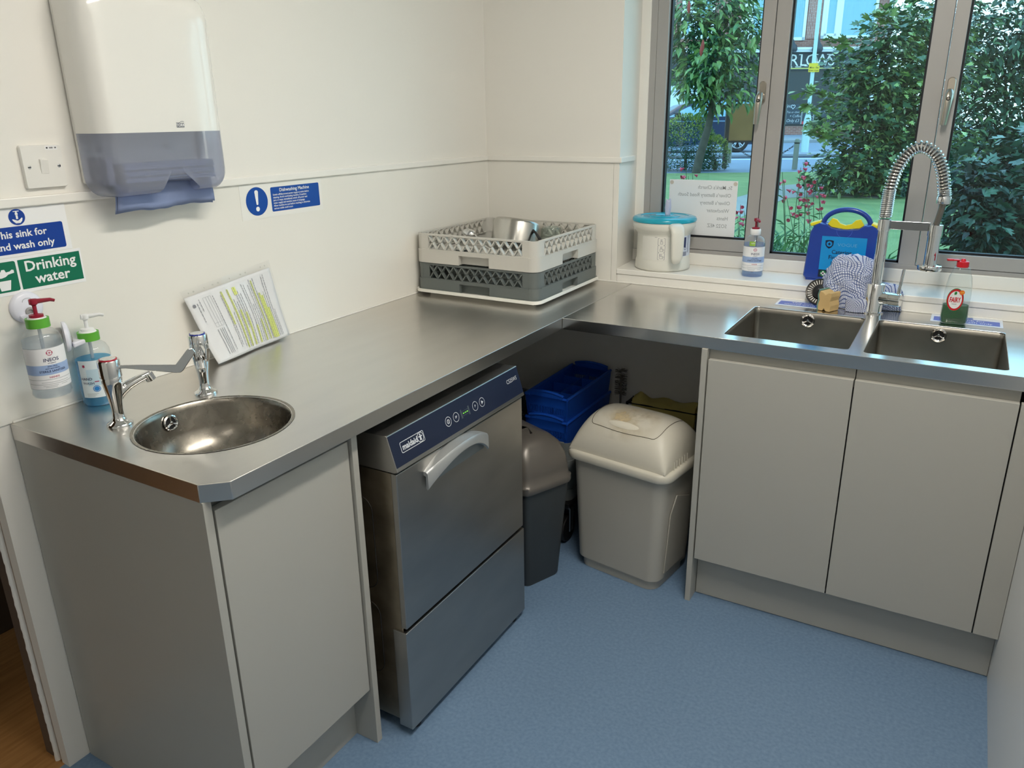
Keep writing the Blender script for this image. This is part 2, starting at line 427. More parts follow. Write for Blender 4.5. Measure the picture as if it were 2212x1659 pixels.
s1 = sash(xb + 0.002, xe, xc, xd); gasket(xc, xd, zg1, 2.15, s1); pane(xc, xd, zg1, 2.15, s1)
s2 = sash(xh + 0.002, 2.028, xi, 1.99); gasket(xi, 1.99, zg1, 2.15, s2); pane(xi, 1.99, zg1, 2.15, s2)
gasket(xf, xg, zgm, 2.2, win); pane(xf, xg, zgm, 2.2, win)
handle(1647.5, 200, win); handle(2054, 194, win)

# ================================================================== worktops
def slab(outer, holes, z0, z1):
    bm = bmesh.new(); loops = [outer] + holes; tops = []; bots = []
    for z, store in ((z1, tops), (z0, bots)):
        es = []
        for lp in loops:
            vs_ = [bm.verts.new((x, y, z)) for x, y in lp]; store.append(vs_)
            es += [bm.edges.new((vs_[i], vs_[(i + 1) % len(vs_)])) for i in range(len(vs_))]
        bmesh.ops.triangle_fill(bm, edges=es, use_beauty=True)
    for t, b in zip(tops, bots):
        n = len(t)
        for i in range(n): bm.faces.new((t[i], t[(i + 1) % n], b[(i + 1) % n], b[i]))
    bmesh.ops.recalc_face_normals(bm, faces=bm.faces)
    bmesh.ops.dissolve_limit(bm, angle_limit=0.01, verts=bm.verts, edges=[e for e in bm.edges if len(e.link_faces) == 2 and abs(e.calc_face_angle(0)) < 0.001])
    bm.faces.ensure_lookup_table()
    mb = MB(); bm.verts.index_update()
    mb.v = [tuple(v.co) for v in bm.verts]; mb.f = [tuple(v.index for v in f.verts) for f in bm.faces]; bm.free()
    return mb
def overflow(c, ax, par, r=0.0215):
    c = V(c); ax = V(ax).normalized(); q = ax.to_track_quat('Z', 'Y').to_matrix()
    o = MB().lathe([(r, 0), (r, 0.003), (r * 0.86, 0.0042), (r * 0.70, 0.002), (r * 0.68, 0.0006)], c, 28, ax, True, False)
    for k in range(3):
        a = R(90 + 120 * k); d = q @ V((math.cos(a), math.sin(a), 0))
        o.cyl(c + ax * 0.0022, c + d * r * 0.75 + ax * 0.0022, 0.0017, 0.0024, 8)
    o.lathe([(0.0042, 0.001), (0.004, 0.0042), (0.0001, 0.005)], c, 12, ax)
    of = o.build('overflow', CHROME, par)
    MB().lathe([(r * 0.72, 0.0008), (0.0001, 0.0008)], c, 24, ax, False, True).build('overflow_hole', mat('overflow_dark', (8, 8, 9), 0.7), of)
BC = (0.386, -1.728); BR = 0.157
wt = thing('worktop', (0, -0.95, H - 0.0365), 'long stainless steel worktop with round hand basin along the white left wall', 'worktop')
hole = [(BC[0] + BR * math.cos(2 * PI * i / 64), BC[1] + BR * math.sin(2 * PI * i / 64)) for i in range(64)]
slab([(0.004, YL), (0.602, YL), (W1, -1.907), (W1, -0.004), (0.004, -0.004)], [hole], H - 0.0365, H).build('top', STEEL, wt, smooth=30, bevel=0.0022, seg=3)
bs = MB().lathe([(BR + 0.008, 0.0008), (BR + 0.003, 0.0012), (BR - 0.001, -0.002), (BR - 0.004, -0.012), (BR - 0.012, -0.06), (BR - 0.028, -0.095), (BR - 0.06, -0.118), (BR - 0.10, -0.127), (0.022, -0.131)], (BC[0], BC[1], H), 64, None, False, True)
bo = bs.build('basin', BASIN, wt, smooth=60, fix=False)
overflow((BC[0] - 0.1468, BC[1] - 0.004, H - 0.029), (0.98, 0.03, 0.16), bo, 0.018)
MB().lathe([(0.03, 0.0), (0.03, 0.0025), (0.02, 0.003), (0.018, 0.001), (0.0001, 0.001)], (BC[0], BC[1], H - 0.1305), 24).build('drain', CHROME, bo)
wt2 = thing('worktop', (1.3, -0.3, H - 0.0365), 'stainless steel worktop with two square sinks under the window', 'worktop')
def rr(x0, x1, y0, y1, r):
    return [((x0 + x1) / 2 + a, (y0 + y1) / 2 + b) for a, b in rrect(x1 - x0, y1 - y0, r, 4)]
SA = (1.146, 1.487, -0.543, -0.155); SB = (1.526, 1.861, -0.552, -0.155)
slab([(W1 + 0.0006, -W2), (XR - 0.001, -W2), (XR - 0.001, -0.004), (W1 + 0.0006, -0.004)], [rr(*SA, 0.014), rr(*SB, 0.014)], H - 0.0365, H).build('top', STEELX, wt2, smooth=30, bevel=0.0022, seg=3)
for S_ in (SA, SB):
    b = MB(); cx, cy = (S_[0] + S_[1]) / 2, (S_[2] + S_[3]) / 2; w_, d_ = S_[1] - S_[0], S_[3] - S_[2]
    rg = []
    for z, k, r in ((H - 0.0005, -0.004, 0.017), (H - 0.004, 0.0, 0.014), (H - 0.02, 0.001, 0.016), (H - 0.165, 0.004, 0.018), (H - 0.18, 0.010, 0.022), (H - 0.19, 0.026, 0.03), (H - 0.193, 0.06, 0.03)):
        rg.append([V((cx + a, cy + c_, z)) for a, c_ in rrect(w_ - 2 * k, d_ - 2 * k, r, 6)])
    b.loft(rg, True, False, True)
    so = b.build('sink_bowl', SINK, wt2, smooth=50, fix=False)
    overflow((cx + (0 if S_ is SA else 0), S_[3] - 0.0045, 0.8672), (0, -1, 0), so)
    MB().lathe([(0.042, 0.0), (0.042, 0.0025), (0.030, 0.003), (0.026, 0.001), (0.0001, 0.001)], (cx, cy, H - 0.1928), 28).build('drain', CHROME, so)

# ================================================================== base cabinets
HC = H - 0.0366
cl = thing('base_cabinet', (0.31, -1.74, 0), 'single door grey cabinet under the round hand basin, at the doorway end', 'cabinet')
MB().box((0.004, -1.944, 0.0), (0.606, -1.926, HC)).build('end_panel', CAB, cl, smooth=0, bevel=0.0008)
MB().box((0.004, -1.5645, 0.0), (0.615, -1.5465, HC)).build('end_panel', CAB, cl, smooth=0, bevel=0.0008)
MB().box((0.588, -1.9215, 0.165), (0.607, -1.568, 0.834)).build('door', CAB, cl, smooth=0, bevel=0.001)
MB().box((0.55, -1.926, 0.16), (0.582, -1.5645, HC - 0.002)).box((0.02, -1.926, 0.14), (0.55, -1.5645, 0.16)).build('carcass', mat('carcass_grey', (120, 120, 116), 0.6), cl, smooth=0)
MB().box((0.53, -1.926, 0.0), (0.546, -1.5645, 0.15)).build('plinth', CAB, cl, smooth=0, bevel=0.0006)
cr = thing('base_cabinet', (1.53, -0.3, 0), 'wide two door grey cabinet under the two square sinks', 'cabinet')
MB().box((1.1005, -0.598, 0.0), (1.1175, -0.006, HC)).build('end_panel', CAB, cr, smooth=0, bevel=0.0008)
XD = at(1835, 900, 'y', -0.592).x; XE = at(2165, 1060, 'y', -0.592).x
MB().box((1.1215, -0.596, 0.161), (XD - 0.0018, -0.577, 0.8275)).build('door', CAB, cr, smooth=0, bevel=0.001)
MB().box((XD + 0.0018, -0.596, 0.161), (XE - 0.0018, -0.577, 0.8275)).build('door', CAB, cr, smooth=0, bevel=0.001)
MB().box((XE + 0.0018, -0.596, 0.161), (XR - 0.001, -0.577, 0.8275)).build('filler_strip', CAB, cr, smooth=0, bevel=0.001)
MB().box((1.1175, -0.572, 0.79), (XD - 0.0012, -0.556, HC)).build('top_rail', CAB, cr, smooth=0, bevel=0.0006)
MB().box((XD + 0.0012, -0.572, 0.79), (XE - 0.001, -0.556, HC)).build('top_rail', CAB, cr, smooth=0, bevel=0.0006)
MB().box((1.1175, -0.55, 0.14), (XR - 0.002, -0.01, 0.16)).box((1.118, -0.576, 0.15), (XR - 0.002, -0.57, 0.8)).build('carcass', BLACK, cr, smooth=0)  # black front board stands in for the shade in the door gaps
MB().box((1.1195, -0.54, 0.002), (XR - 0.001, -0.524, 0.15)).build('plinth', CAB, cr, smooth=0, bevel=0.0006)

su = thing('storage_unit', (-0.9, -2.0, 0), 'dark brown unit standing on the wooden floor beyond the doorway', 'unit')
MB().box((-1.1, -2.6, 0.0), (-0.69, -1.0, 0.75)).build('body', mat('unit_dark', (58, 48, 40), 0.5), su, smooth=0, bevel=0.004)
# ================================================================== on the left wall
# paper towel dispenser
DY, DZ0, DZS, DZ1 = -1.5235, 1.343, 1.4805, 1.782
dp = thing('paper_towel_dispenser', (0, DY, DZ0), 'white paper towel dispenser with smoky see-through lower window on the left wall', 'towel dispenser')
def dring(up, x, s, w=0.333):
    r = 0.045; pts = []
    h0, h1 = (DZS, DZ1) if up else (DZ0, DZS)
    if up:
        base = [(-w / 2, h0), (w / 2, h0)] + [(w / 2 - r + r * math.cos(R(a)), h1 - r + r * math.sin(R(a))) for a in range(0, 91, 15)] + [(-w / 2 + r + r * math.cos(R(a)), h1 - r + r * math.sin(R(a))) for a in range(90, 181, 15)]
        return [V((x, DY + a * s, h0 + (b - h0) * (1 - (1 - s) * 0.6))) for a, b in base]
    base = [(w / 2, h1), (-w / 2, h1)] + [(-w / 2 + r + r * math.cos(R(a)), h0 + r + r * math.sin(R(a))) for a in range(180, 271, 15)]
    base += [(-0.045, h0), (-0.038, h0 + 0.008), (-0.033, h0 + 0.020), (-0.024, h0 + 0.025), (0.060, h0 + 0.025), (0.067, h0 + 0.020), (0.070, h0 + 0.006), (0.076, h0)]
    base += [(w / 2 - r + r * math.cos(R(a)), h0 + r + r * math.sin(R(a))) for a in range(270, 361, 15)]
    return [V((x, DY + a * s, h1 - (h1 - b) * (1 - (1 - s) * 0.5))) for a, b in base]
PROF = [(0.018, 1.0), (0.055, 1.0)] + [(0.055 + 0.05 * math.sin(R(t)), 1 - 0.26 * (1 - math.cos(R(t)))) for t in (15, 30, 45, 58, 70, 80)] + [(0.1055, 0.66), (0.1065, 0.5), (0.107, 0.3)]
MB().loft([dring(True, x, s) for x, s in PROF]).build('cover', mat('dispenser_white', (236, 234, 228), 0.14, coat=0.4), dp, smooth=50)
lo = MB().loft([dring(False, x, s) for x, s in PROF], True, False, True)
lo.build('lower_window', clear('smoky_plastic', (206, 210, 224), 0.8, 0.05, body=0.30), dp, smooth=50)
MB().box((0.0, DY - 0.163, DZ0 + 0.03), (0.018, DY + 0.163, DZ1 - 0.02)).build('back_plate', WHITE, dp, smooth=0, bevel=0.006)
GG = mat('guide_grey', (150, 152, 165), 0.5)
for p, q in (((0.018, DY - 0.15, 1.372), (0.08, DY - 0.135, 1.43)), ((0.018, DY + 0.135, 1.40), (0.03, DY + 0.14, 1.478))):
    MB().box(p, q).build('inner_guide', GG, dp, smooth=0)
for y in (-0.12, 0.05): MB().cyl((0.018, DY + y, 1.447), (0.022, DY + y, 1.447), 0.006).build('fixing_screw', GG, dp)
f = flat((0.1072, DY + 0.03, 1.4945), (0, 1, 0), (0, 0, 1))
mb = MB(); patch(mb, f, rrect(0.021, 0.0095, 0.001, 2))
for k in range(8): strip(mb, lambda a, b, d=0: f(a, b + 0.0018 * math.sin(a * 260), d), -0.0105 + k * 0.0026, -0.0079 + k * 0.0026, 0.0062, 0.0073)
lg = mb.build('logo', mat('logo_grey', (120, 122, 128), 0.5), dp, smooth=0, fix=False)
lettering('lettering', [('TORK', 0, 0, 0.0085, 0.02)], f, PRINTW, lg, 0.0008)
BLUEP = mat('blue_paper', (128, 142, 178), 0.8, var=0.1, scale=30)
mb = MB()
for k in range(9):
    z = 1.374 + k * 0.0046
    mb.box((0.022, DY - 0.115 + 0.002 * (k % 2), z), (0.090 - 0.003 * (k % 3), DY + 0.125, z + 0.0042))
tag(mb.build('paper_towel_stack', BLUEP, None, smooth=0, bevel=0.001), 'stack of folded blue paper towels seen through the smoky dispenser window', 'paper towels')
def twl(u, v):
    y = DY - 0.125 + 0.252 * u + 0.014 * (1 - v) * (1 - u) * 0 - 0.010 * (1 - v) * (u < 0.02)
    bot = 1.310 + 0.0022 * math.sin(u * 9 + 1) + 0.0008 * math.sin(u * 33 + 1) - 0.005 * max(0, 0.12 - u) / 0.12
    z = bot + (1.372 - bot) * v
    return V((0.058 + 0.006 * math.sin(u * 7 + v * 2) * (1 - v), y, z))
tw = MB().grid(twl, 30, 6); tw.grid(lambda u, v: twl(u, v) + V((0.004, 0.003, 0.004 * (1 - v))), 30, 6)
tag(tw.build('paper_towel', BLUEP, None, smooth=60, solid=0.0006, fix=False), 'blue paper towel hanging out of the slot of the dispenser', 'paper towel')

# fused switch
sw = thing('light_switch', (0, -1.766, 1.4165), 'white wall switch with rocker and two screws, left of the towel dispenser', 'switch')
MB().loft([[V((x, -1.766 + a, 1.4165 + b)) for a, b in rrect(0.086 * k, 0.087 * k, 0.004, 3)] for x, k in ((0, 1), (0.007, 1), (0.0095, 0.97))]).build('plate', WHITE, sw, smooth=30)
MB().prism([(0.009, -1.7745, 1.432), (0.0145, -1.7745, 1.4305), (0.0102, -1.7745, 1.402), (0.009, -1.7745, 1.402)], (0, 0.0165, 0)).build('rocker', WHITE, sw, smooth=0, bevel=0.0006)
for y in (-1.797, -1.735):
    s_ = MB().lathe([(0.0036, 0), (0.0036, 0.0008), (0.0001, 0.0012)], (0.0095, y, 1.4165), 14, (1, 0, 0)).build('screw', CHROME, sw)
    MB().box((0.0102, y - 0.003, 1.4155), (0.0109, y + 0.003, 1.4172)).build('slot', BLACK, s_, smooth=0)
f = flat((0.0096, -1.745, 1.4535), (0, 1, 0), (0, 0, 1))
st = patch(MB(), f, rrect(0.026, 0.0085, 0.0008, 2)).build('sticker', PRINTW, sw, smooth=0, fix=False)
mb = MB()
for x0, x1 in ((-0.0105, -0.007), (-0.004, -0.003), (-0.002, -0.0005), (0.0002, 0.0016), (0.0024, 0.0036), (0.0068, 0.0078), (0.0086, 0.0106)): strip(mb, f, x0, x1, -0.0014, 0.0016, 0.0007)
mb.build('printing', INK, st, smooth=0, fix=False)

# stick-on signs
XS = 0.0048
def sheet(name, y0, y1, z0, z1, label, cat, m=PRINTW):
    return tag(MB().box((0.004, y0, z0), (XS, y1, z1)).build(name, m, None, smooth=0), label, cat)
sg = sheet('hand_wash_sign', -2.035 + 0.06, -1.738, 1.24, 1.337, 'blue and white sink sign with washing hands symbol, left of the towel dispenser', 'sign')
cy_, cz_ = -1.8407, 1.3195
f = flat((XS, cy_, cz_), (0, 1, 0), (0, 0, 1))
b_ = patch(MB(), f, disc(36, 0.0165)); f2 = flat((XS, -1.862, 1.2735), (0, 1, 0), (0, 0, 1))
patch(b_, f2, rrect(0.224, 0.055, 0.004, 3)); bl_ = b_.build('blue_print', mat('deep_sign_blue', (0, 60, 152), 0.3), sg, smooth=0, fix=False)
w_ = MB(); strip(w_, f, -0.006, 0.006, 0.011, 0.0125, 0.0008); strip(w_, f, -0.0017, 0.0017, 0.0085, 0.011, 0.0008); strip(w_, f, -0.0027, 0.0027, 0.0045, 0.0085, 0.0008)
strip(w_, f, -0.002, 0.002, -0.004, 0.004, 0.0008)
patch(w_, f, [(-0.0105, -0.0045), (-0.009, -0.0035), (-0.004, -0.0055), (0, -0.0075), (0.004, -0.006), (0.009, -0.0018), (0.0108, -0.003), (0.009, -0.0085), (0.005, -0.0125), (-0.004, -0.0125), (-0.008, -0.0085)], 0.0008)
w_.build('hands_symbol', PRINTW, bl_, smooth=0, fix=False)
f3 = flat((XS, -1.7575, 1.2735), (0, 1, 0), (0, 0, 1))
lettering('lettering', [('This sink for', -0.029, 0.0115, 0.0205, 0.02, 'RIGHT', 1.03), ('hand wash only', -0.017, -0.0125, 0.0205, 0.02, 'RIGHT', 1.03)], f3, PRINTW, bl_, 0.0008)
sg = sheet('drinking_water_sign', -1.975, -1.722, 1.163, 1.2385, 'green drinking water sign with white lettering above the soap bottles', 'sign')
f = flat((XS, -1.7925, 1.2015), (0, 1, 0), (0, 0, 1)); g_ = patch(MB(), f, rrect(0.133, 0.062, 0.0005, 2))
f2 = flat((XS, -1.9, 1.2015), (0, 1, 0), (0, 0, 1)); patch(g_, f2, rrect(0.072, 0.062, 0.004, 3)); g_ = g_.build('green_print', GREEN, sg, smooth=0, fix=False)
lettering('lettering', [('Drinking', 0, 0.0145, 0.0305, 0.02, 'CENTER', 1.04), ('water', 0.0, -0.0135, 0.0305, 0.02, 'CENTER', 1.04)], f, PRINTW, g_, 0.0008)
w_ = MB()
patch(w_, f2, [(-0.028, 0.006), (-0.01, 0.006), (-0.008, 0.012), (0.004, 0.012), (0.006, 0.016), (0.012, 0.016), (0.014, 0.010), (0.022, 0.011), (0.026, 0.014), (0.030, 0.013), (0.030, 0.007), (0.018, 0.005), (0.012, 0.001), (0.004, -0.001), (-0.006, 0.0), (-0.016, -0.004), (-0.028, -0.004)], 0.0008)
patch(w_, f2, [(-0.006, -0.007), (0.021, -0.007), (0.0165, -0.027), (-0.002, -0.027)], 0.0008)
w_.build('tap_symbol', PRINTW, g_, smooth=0, fix=False)
sg = sheet('dishwashing_sign', -1.262, -0.952, 1.243, 1.336, 'blue and white dishwashing machine notice with exclamation mark, right of the towel dispenser', 'sign', mat('notice_white', (238, 236, 230), 0.25))
f = flat((XS, -1.2052, 1.2905), (0, 1, 0), (0, 0, 1)); b_ = patch(MB(), f, disc(40, 0.0385))
f2 = flat((XS, -1.0585, 1.2905), (0, 1, 0), (0, 0, 1)); patch(b_, f2, rrect(0.19, 0.067, 0.004, 3)); b_ = b_.build('blue_print', BLUE, sg, smooth=0, fix=False)
w_ = MB(); patch(w_, f, disc(20, 0.0065), 0.0008, 0, -0.0205)
patch(w_, f, [(-0.006 + 0.006 * 0, 0.022), (-0.0065, 0.026), (-0.004, 0.0295), (0, 0.0305), (0.004, 0.0295), (0.0065, 0.026), (0.006, 0.022), (0.0032, -0.008), (0.0, -0.010), (-0.0032, -0.008)], 0.0008)
w_.build('exclamation_mark', PRINTW, b_, smooth=0, fix=False)
T_ = ['Switch off/disconnect power supply at mains before', 'cleaning. Avoid overloading machine. If machine', 'jams or stops, immediately switch off power and', 'water supply and examine cause of stoppage.', 'Allow machine to cool before reaching in otherwise', 'serious scalds could occur.']
lettering('lettering', [('Dishwashing Machine', -0.004, 0.024, 0.0135, 0.012, 'CENTER', 1.0)] + [(t, -0.088, 0.0125 - 0.0076 * i, 0.0072, 0.014, 'LEFT', 0.93) for i, t in enumerate(T_)], f2, PRINTW, b_, 0.0008)

# document in a punched pocket, leaning on the wall
A = at(467, 791, 'z', H + 0.002); B = at(606, 722, 'z', H + 0.002); A.x = 0.068; A.y = -1.4575; B.x = 0.02; B.y = -1.155
TL = at(385, 632, 'x', 0.012); TR = at(577, 562, 'x', 0.010)
doc = thing('document', (0.04, -1.3, H), 'printed pages with yellow highlighting in a clear punched pocket leaning on the wall', 'document')
def dfn(u, v, k=0.0):
    p = (A * (1 - u) + B * u) * (1 - v) + (TL * (1 - u) + TR * u) * v
    bulge = 0.010 * math.sin(PI * v) * math.sin(PI * min(1, u * 1.3)) + 0.003 * math.sin(9 * u + 5 * v) - 0.012 * max(0, 1 - u * 5) * math.sin(PI * min(1, v * 1.4))
    n = V((0.98, 0.05, 0.2))
    return p + n * (max(0.003 - p.x, 0) * 0 + 0.004 + max(bulge, -0.004) * (0.3 + 0.7 * (1 - v)) + k)
MB().grid(lambda u, v: dfn(0.015 + 0.97 * u, 0.01 + 0.90 * v, -0.0015), 24, 24).build('page', PAPER, doc, smooth=60, solid=0.002, fix=False)
MB().grid(lambda u, v: dfn(u, v, 0.0012), 24, 24).build('pocket', clear('clear_pocket', (252, 252, 252), 0.7, 0.08, body=0.04), doc, smooth=60, fix=False)
for k in range(10):
    hb = MB()
    u = (0.07, 0.12, 0.23, 0.32, 0.38, 0.51, 0.64, 0.70, 0.88, 0.93)[k]; w_ = 0.010 if k in (1, 3, 4, 6, 7) else 0.006
    hb.add([dfn(u + w_ * math.cos(a), 0.952 + 0.011 * math.sin(a), 0.002) for a in [2 * PI * i / 12 for i in range(12)]], [tuple(range(12))])
    hb.build('punched_hole', mat('hole_shade', (196, 194, 186), 0.7), doc, smooth=0, fix=False)
ink = MB(); yel = MB(); rnd = random.Random(5)
def drect(mb, u0, u1, v0, v1, k):
    n = max(1, int((v1 - v0) / 0.06)); vs_ = []; fs = []
    for i in range(n + 1):
        v = v0 + (v1 - v0) * i / n; vs_ += [dfn(u0, v, k), dfn(u1, v, k)]
        if i: fs.append((2 * i - 2, 2 * i - 1, 2 * i + 1, 2 * i))
    mb.add(vs_, fs)
cols = [(0.10, 0.55, 0.80), (0.13, 0.68, 0.84), (0.27, 0.10, 0.83), (0.345, 0.10, 0.80), (0.365, 0.12, 0.84), (0.40, 0.08, 0.55), (0.43, 0.06, 0.84), (0.455, 0.06, 0.70), (0.48, 0.06, 0.66), (0.505, 0.30, 0.84), (0.53, 0.06, 0.78), (0.555, 0.06, 0.74), (0.60, 0.06, 0.84), (0.625, 0.06, 0.82), (0.65, 0.06, 0.56), (0.675, 0.06, 0.80), (0.70, 0.06, 0.86), (0.725, 0.06, 0.84), (0.75, 0.05, 0.86), (0.775, 0.05, 0.66), (0.80, 0.05, 0.62), (0.825, 0.05, 0.66), (0.85, 0.05, 0.84), (0.875, 0.05, 0.86), (0.895, 0.05, 0.40)]
for u, v0, v1 in cols:
    v = v1
    while v > v0:
        l = rnd.uniform(0.015, 0.045); drect(ink, u - 0.0026, u + 0.0026, max(v0, v - l), v, 0.0016); v -= l + 0.008
for u, v0, v1, w_ in ((0.365, 0.4, 0.84, 0.008), (0.43, 0.06, 0.84, 0.008), (0.505, 0.74, 0.84, 0.018), (0.48, 0.06, 0.55, 0.009), (0.53, 0.06, 0.5, 0.009), (0.60, 0.06, 0.3, 0.009), (0.725, 0.06, 0.84, 0.007), (0.775, 0.06, 0.66, 0.011), (0.80, 0.05, 0.62, 0.012), (0.825, 0.05, 0.45, 0.012), (0.675, 0.06, 0.35, 0.008)):
    drect(yel, u - w_, u + w_, v0, v1, 0.00145)
for u in (0.17, 0.20, 0.225, 0.25): drect(ink, u - 0.001, u + 0.001, 0.45, 0.84, 0.0016)
for v in (0.45, 0.5, 0.84): drect(ink, 0.17, 0.25, v - 0.001, v + 0.001, 0.0016)
for u in (0.17, 0.195, 0.215, 0.235): drect(ink, u - 0.0022, u + 0.0022, 0.08, 0.42, 0.0016)
ink.add([dfn(0.065 + 0.016 * math.cos(a), 0.78 + 0.022 * math.sin(a), 0.0016) for a in [2 * PI * i / 16 for i in range(16)]], [tuple(range(16))])
ink.build('print', mat('grey_print', (136, 136, 142), 0.8), doc, smooth=0, fix=False)
yel.build('highlighter', mat('highlighter_yellow', (218, 228, 124), 0.8), doc, smooth=0, fix=False)

# ================================================================== soap bottles and holders
CLEARP = clear('clear_plastic', (250, 252, 252), 1.0, 0.03, body=0.03)
GEL = clear('clear_gel', (238, 242, 247), 0.6, 0.05, body=0.08)
WASH = clear('blue_wash', (106, 212, 239), 0.6, 0.05, body=0.3, bcol=(30, 186, 236))
HOLD = mat('holder_white', (232, 232, 242), 0.25)
def pump_bottle(c, label, pumpm, liquid, level, aim, face, head, scale=1.0):
    """pump bottle standing at c; aim is the nozzle direction, face the angle the label faces"""
    x, y, z = c; r = 0.0375; cut = 0.0
    t = thing('pump_bottle', c, label, 'bottle')
    P = [(r * 0.93, 0.0), (r, 0.006), (r * 0.97, 0.014), (r, 0.022), (r, 0.112), (r * 0.96, 0.125), (r * 0.82, 0.136), (r * 0.55, 0.144), (0.0145, 0.147), (0.0145, 0.156)]
    MB().lathe(P, c, 40, None, True, False).build('body', CLEARP, t, smooth=60)
    L_ = [(rr_ - 0.0012, hh + 0.001) for rr_, hh in P if hh <= level]; L_.append((L_[-1][0], level))
    MB().lathe(L_, c, 40).build('liquid', liquid, t, smooth=60)
    MB().lathe([(0.0165, 0.147), (0.018, 0.149), (0.018, 0.166), (0.0165, 0.168)], c, 28).build('collar', head, t)
    hm = MB().lathe([(0.0135, 0.168), (0.0135, 0.173), (0.009, 0.174), (0.004, 0.175), (0.004, 0.192), (0.0075, 0.195), (0.0085, 0.203), (0.008, 0.205)], c, 20)
    a = V(aim).normalized(); o = V(c) + V((0, 0, 0.2))
    hm.tube([o - a * 0.008, o + a * 0.012, o + a * 0.030, o + a * 0.038 - V((0, 0, 0.003))], [0.0075, 0.0062, 0.0048, 0.0038], 10, flat=0.7)
    hm.build('pump', pumpm, t)
    MB().cyl((x, y, z + 0.012), (x, y, z + 0.147), 0.0035).build('dip_tube', clear('tube_plastic', (226, 230, 234), 0.5, 0.1, body=0.3), t)
    return t
def ineos_label(t, c, face):
    f = rolled((c[0], c[1]), 0.0377, face, c[2])
    L_ = strip(MB(), f, -0.052, 0.050, 0.022, 0.108, 0.0003, 24).build('label', mat('label_white', (240, 240, 242), 0.4), t, smooth=60, fix=False)
    b = strip(MB(), f, -0.052, 0.050, 0.052, 0.073, 0.0005, 24)
    b.build('blue_band', mat('label_blue', (158, 182, 222), 0.4), L_, smooth=60, fix=False)
    lettering('lettering', [('INEOS', 0.006, 0.0835, 0.0105, 0.006), ('HYGIENICS', 0.006, 0.0765, 0.003, 0.01), ('ANTI-VIRAL', 0.006, 0.0695, 0.0036, 0.01), ('ANTI-BACTERIAL', 0.006, 0.065, 0.0036, 0.01), ('STERILE SANITISER', 0.006, 0.0592, 0.0062, 0.012)], f, mat('label_navy', (40, 48, 92), 0.5), L_, 0.0008)
    r_ = MB(); ring(r_, f, 0.0045, 0.0058, 0.0006, 0.005, 0.0985, 24, 1.0, R(40), R(140)); ring(r_, f, 0.0045, 0.0058, 0.0006, 0.005, 0.0985, 24, 1.0, R(220), R(320)); ring(r_, f, 0.0042, 0.006, 0.0006, 0.005, 0.0985, 24, 1.0, R(150), R(210)); ring(r_, f, 0.0042, 0.006, 0.0006, 0.005, 0.0985, 24, 1.0, R(-30), R(30))
    strip(r_, f, 0.0025, 0.0075, 0.098, 0.099, 0.0006); strip(r_, f, 0.0045, 0.0055, 0.096, 0.101, 0.0006)
    r_.build('emblem', mat('emblem_red', (176, 40, 84), 0.5), L_, smooth=0, fix=False)
    lettering('red_lettering', [('HANDS', 0.006, 0.0465, 0.0056, 0.012)], f, mat('emblem_red', (176, 40, 84)), L_, 0.0006)
    g = MB()
    for z, a, b2 in ((0.042, -0.05, 0.045), (0.036, -0.02, 0.034), (0.032, -0.05, 0.045), (0.0285, -0.018, 0.01), (0.0255, -0.014, 0.008), (0.0285, 0.016, 0.03), (0.109, -0.05, 0.05), (0.0215, -0.05, 0.05)): strip(g, f, a, b2, z - 0.0004, z + 0.0004, 0.0006, 14)
    g.build('fine_print', GREYINK, L_, smooth=60, fix=False)
def holder(c, n, neck, label):
    n = V(n).normalized(); c = V(c); t = thing('bottle_holder', c, label, 'holder')
    MB().lathe([(0.034, 0), (0.034, 0.003), (0.0325, 0.0065), (0.027, 0.0095), (0.012, 0.012), (0.0001, 0.0125)], c, 40, n).build('suction_disc', HOLD, t)
    nk = V(neck); m = MB()
    base = c + n * 0.010 + V((0, 0, -0.012)); d = nk - base; d.z = 0
    side = V((-d.y, d.x, 0)).normalized()
    ringz = nk.z
    a = [base + side * 0.020, base - side * 0.020]; e = V((base.x, base.y, 0)) + d * 0.96
    m.add([a[0] + V((0, 0, 0.0)), a[1], V((e.x, e.y, ringz)) - side * 0.017, V((e.x, e.y, ringz)) + side * 0.017] + [p - V((0, 0, 0.012)) for p in (a[0], a[1])] + [V((e.x, e.y, ringz - 0.010)) - side * 0.017, V((e.x, e.y, ringz - 0.010)) + side * 0.017], [(0, 1, 2, 3), (7, 6, 5, 4), (0, 3, 7, 4), (1, 5, 6, 2), (2, 6, 7, 3), (0, 4, 5, 1)])
    m.build('bracket', HOLD, t, smooth=0, bevel=0.003)
    MB().lathe([(0.0185, -0.010), (0.0222, -0.010), (0.0222, 0.009), (0.0185, 0.009), (0.0185, -0.010)], nk, 32, None, False, False).build('neck_ring', LIME, t)
    MB().lathe([(0.009, 0), (0.009, 0.005), (0.005, 0.006), (0.005, 0.003), (0.0001, 0.003)], c + n * 0.0095 + V((0, 0, -0.008)), 20, n).build('release_knob', mat('knob_grey', (150, 148, 146), 0.4), t)
    f = flat(c + n * 0.0112 + V((0, 0, 0.014)), n.cross(V((0, 0, -1))), (0, 0, 1))
    e_ = ring(MB(), f, 0.0098, 0.0106, 0.0, 0, 0, 28, 0.62)
    for k in range(5): ring(e_, f, 0.0008, 0.0017, 0.0, -0.006 + 0.003 * k, 0.001 * (k % 2), 8)
    e_.build('logo', mat('logo_green', (70, 96, 84), 0.5), t, smooth=0, fix=False)
    return t
WHP = mat('pump_white', (240, 240, 240), 0.3)
c1 = (0.078, -1.8825, 0.957)
b1 = pump_bottle(c1, 'clear sanitiser bottle with dark red pump hanging in a wall holder, beside the hand basin', RUBYRED, GEL, 0.122, (0.35, 0.94, 0), 0, WHP)
ineos_label(b1, c1, R(-22))
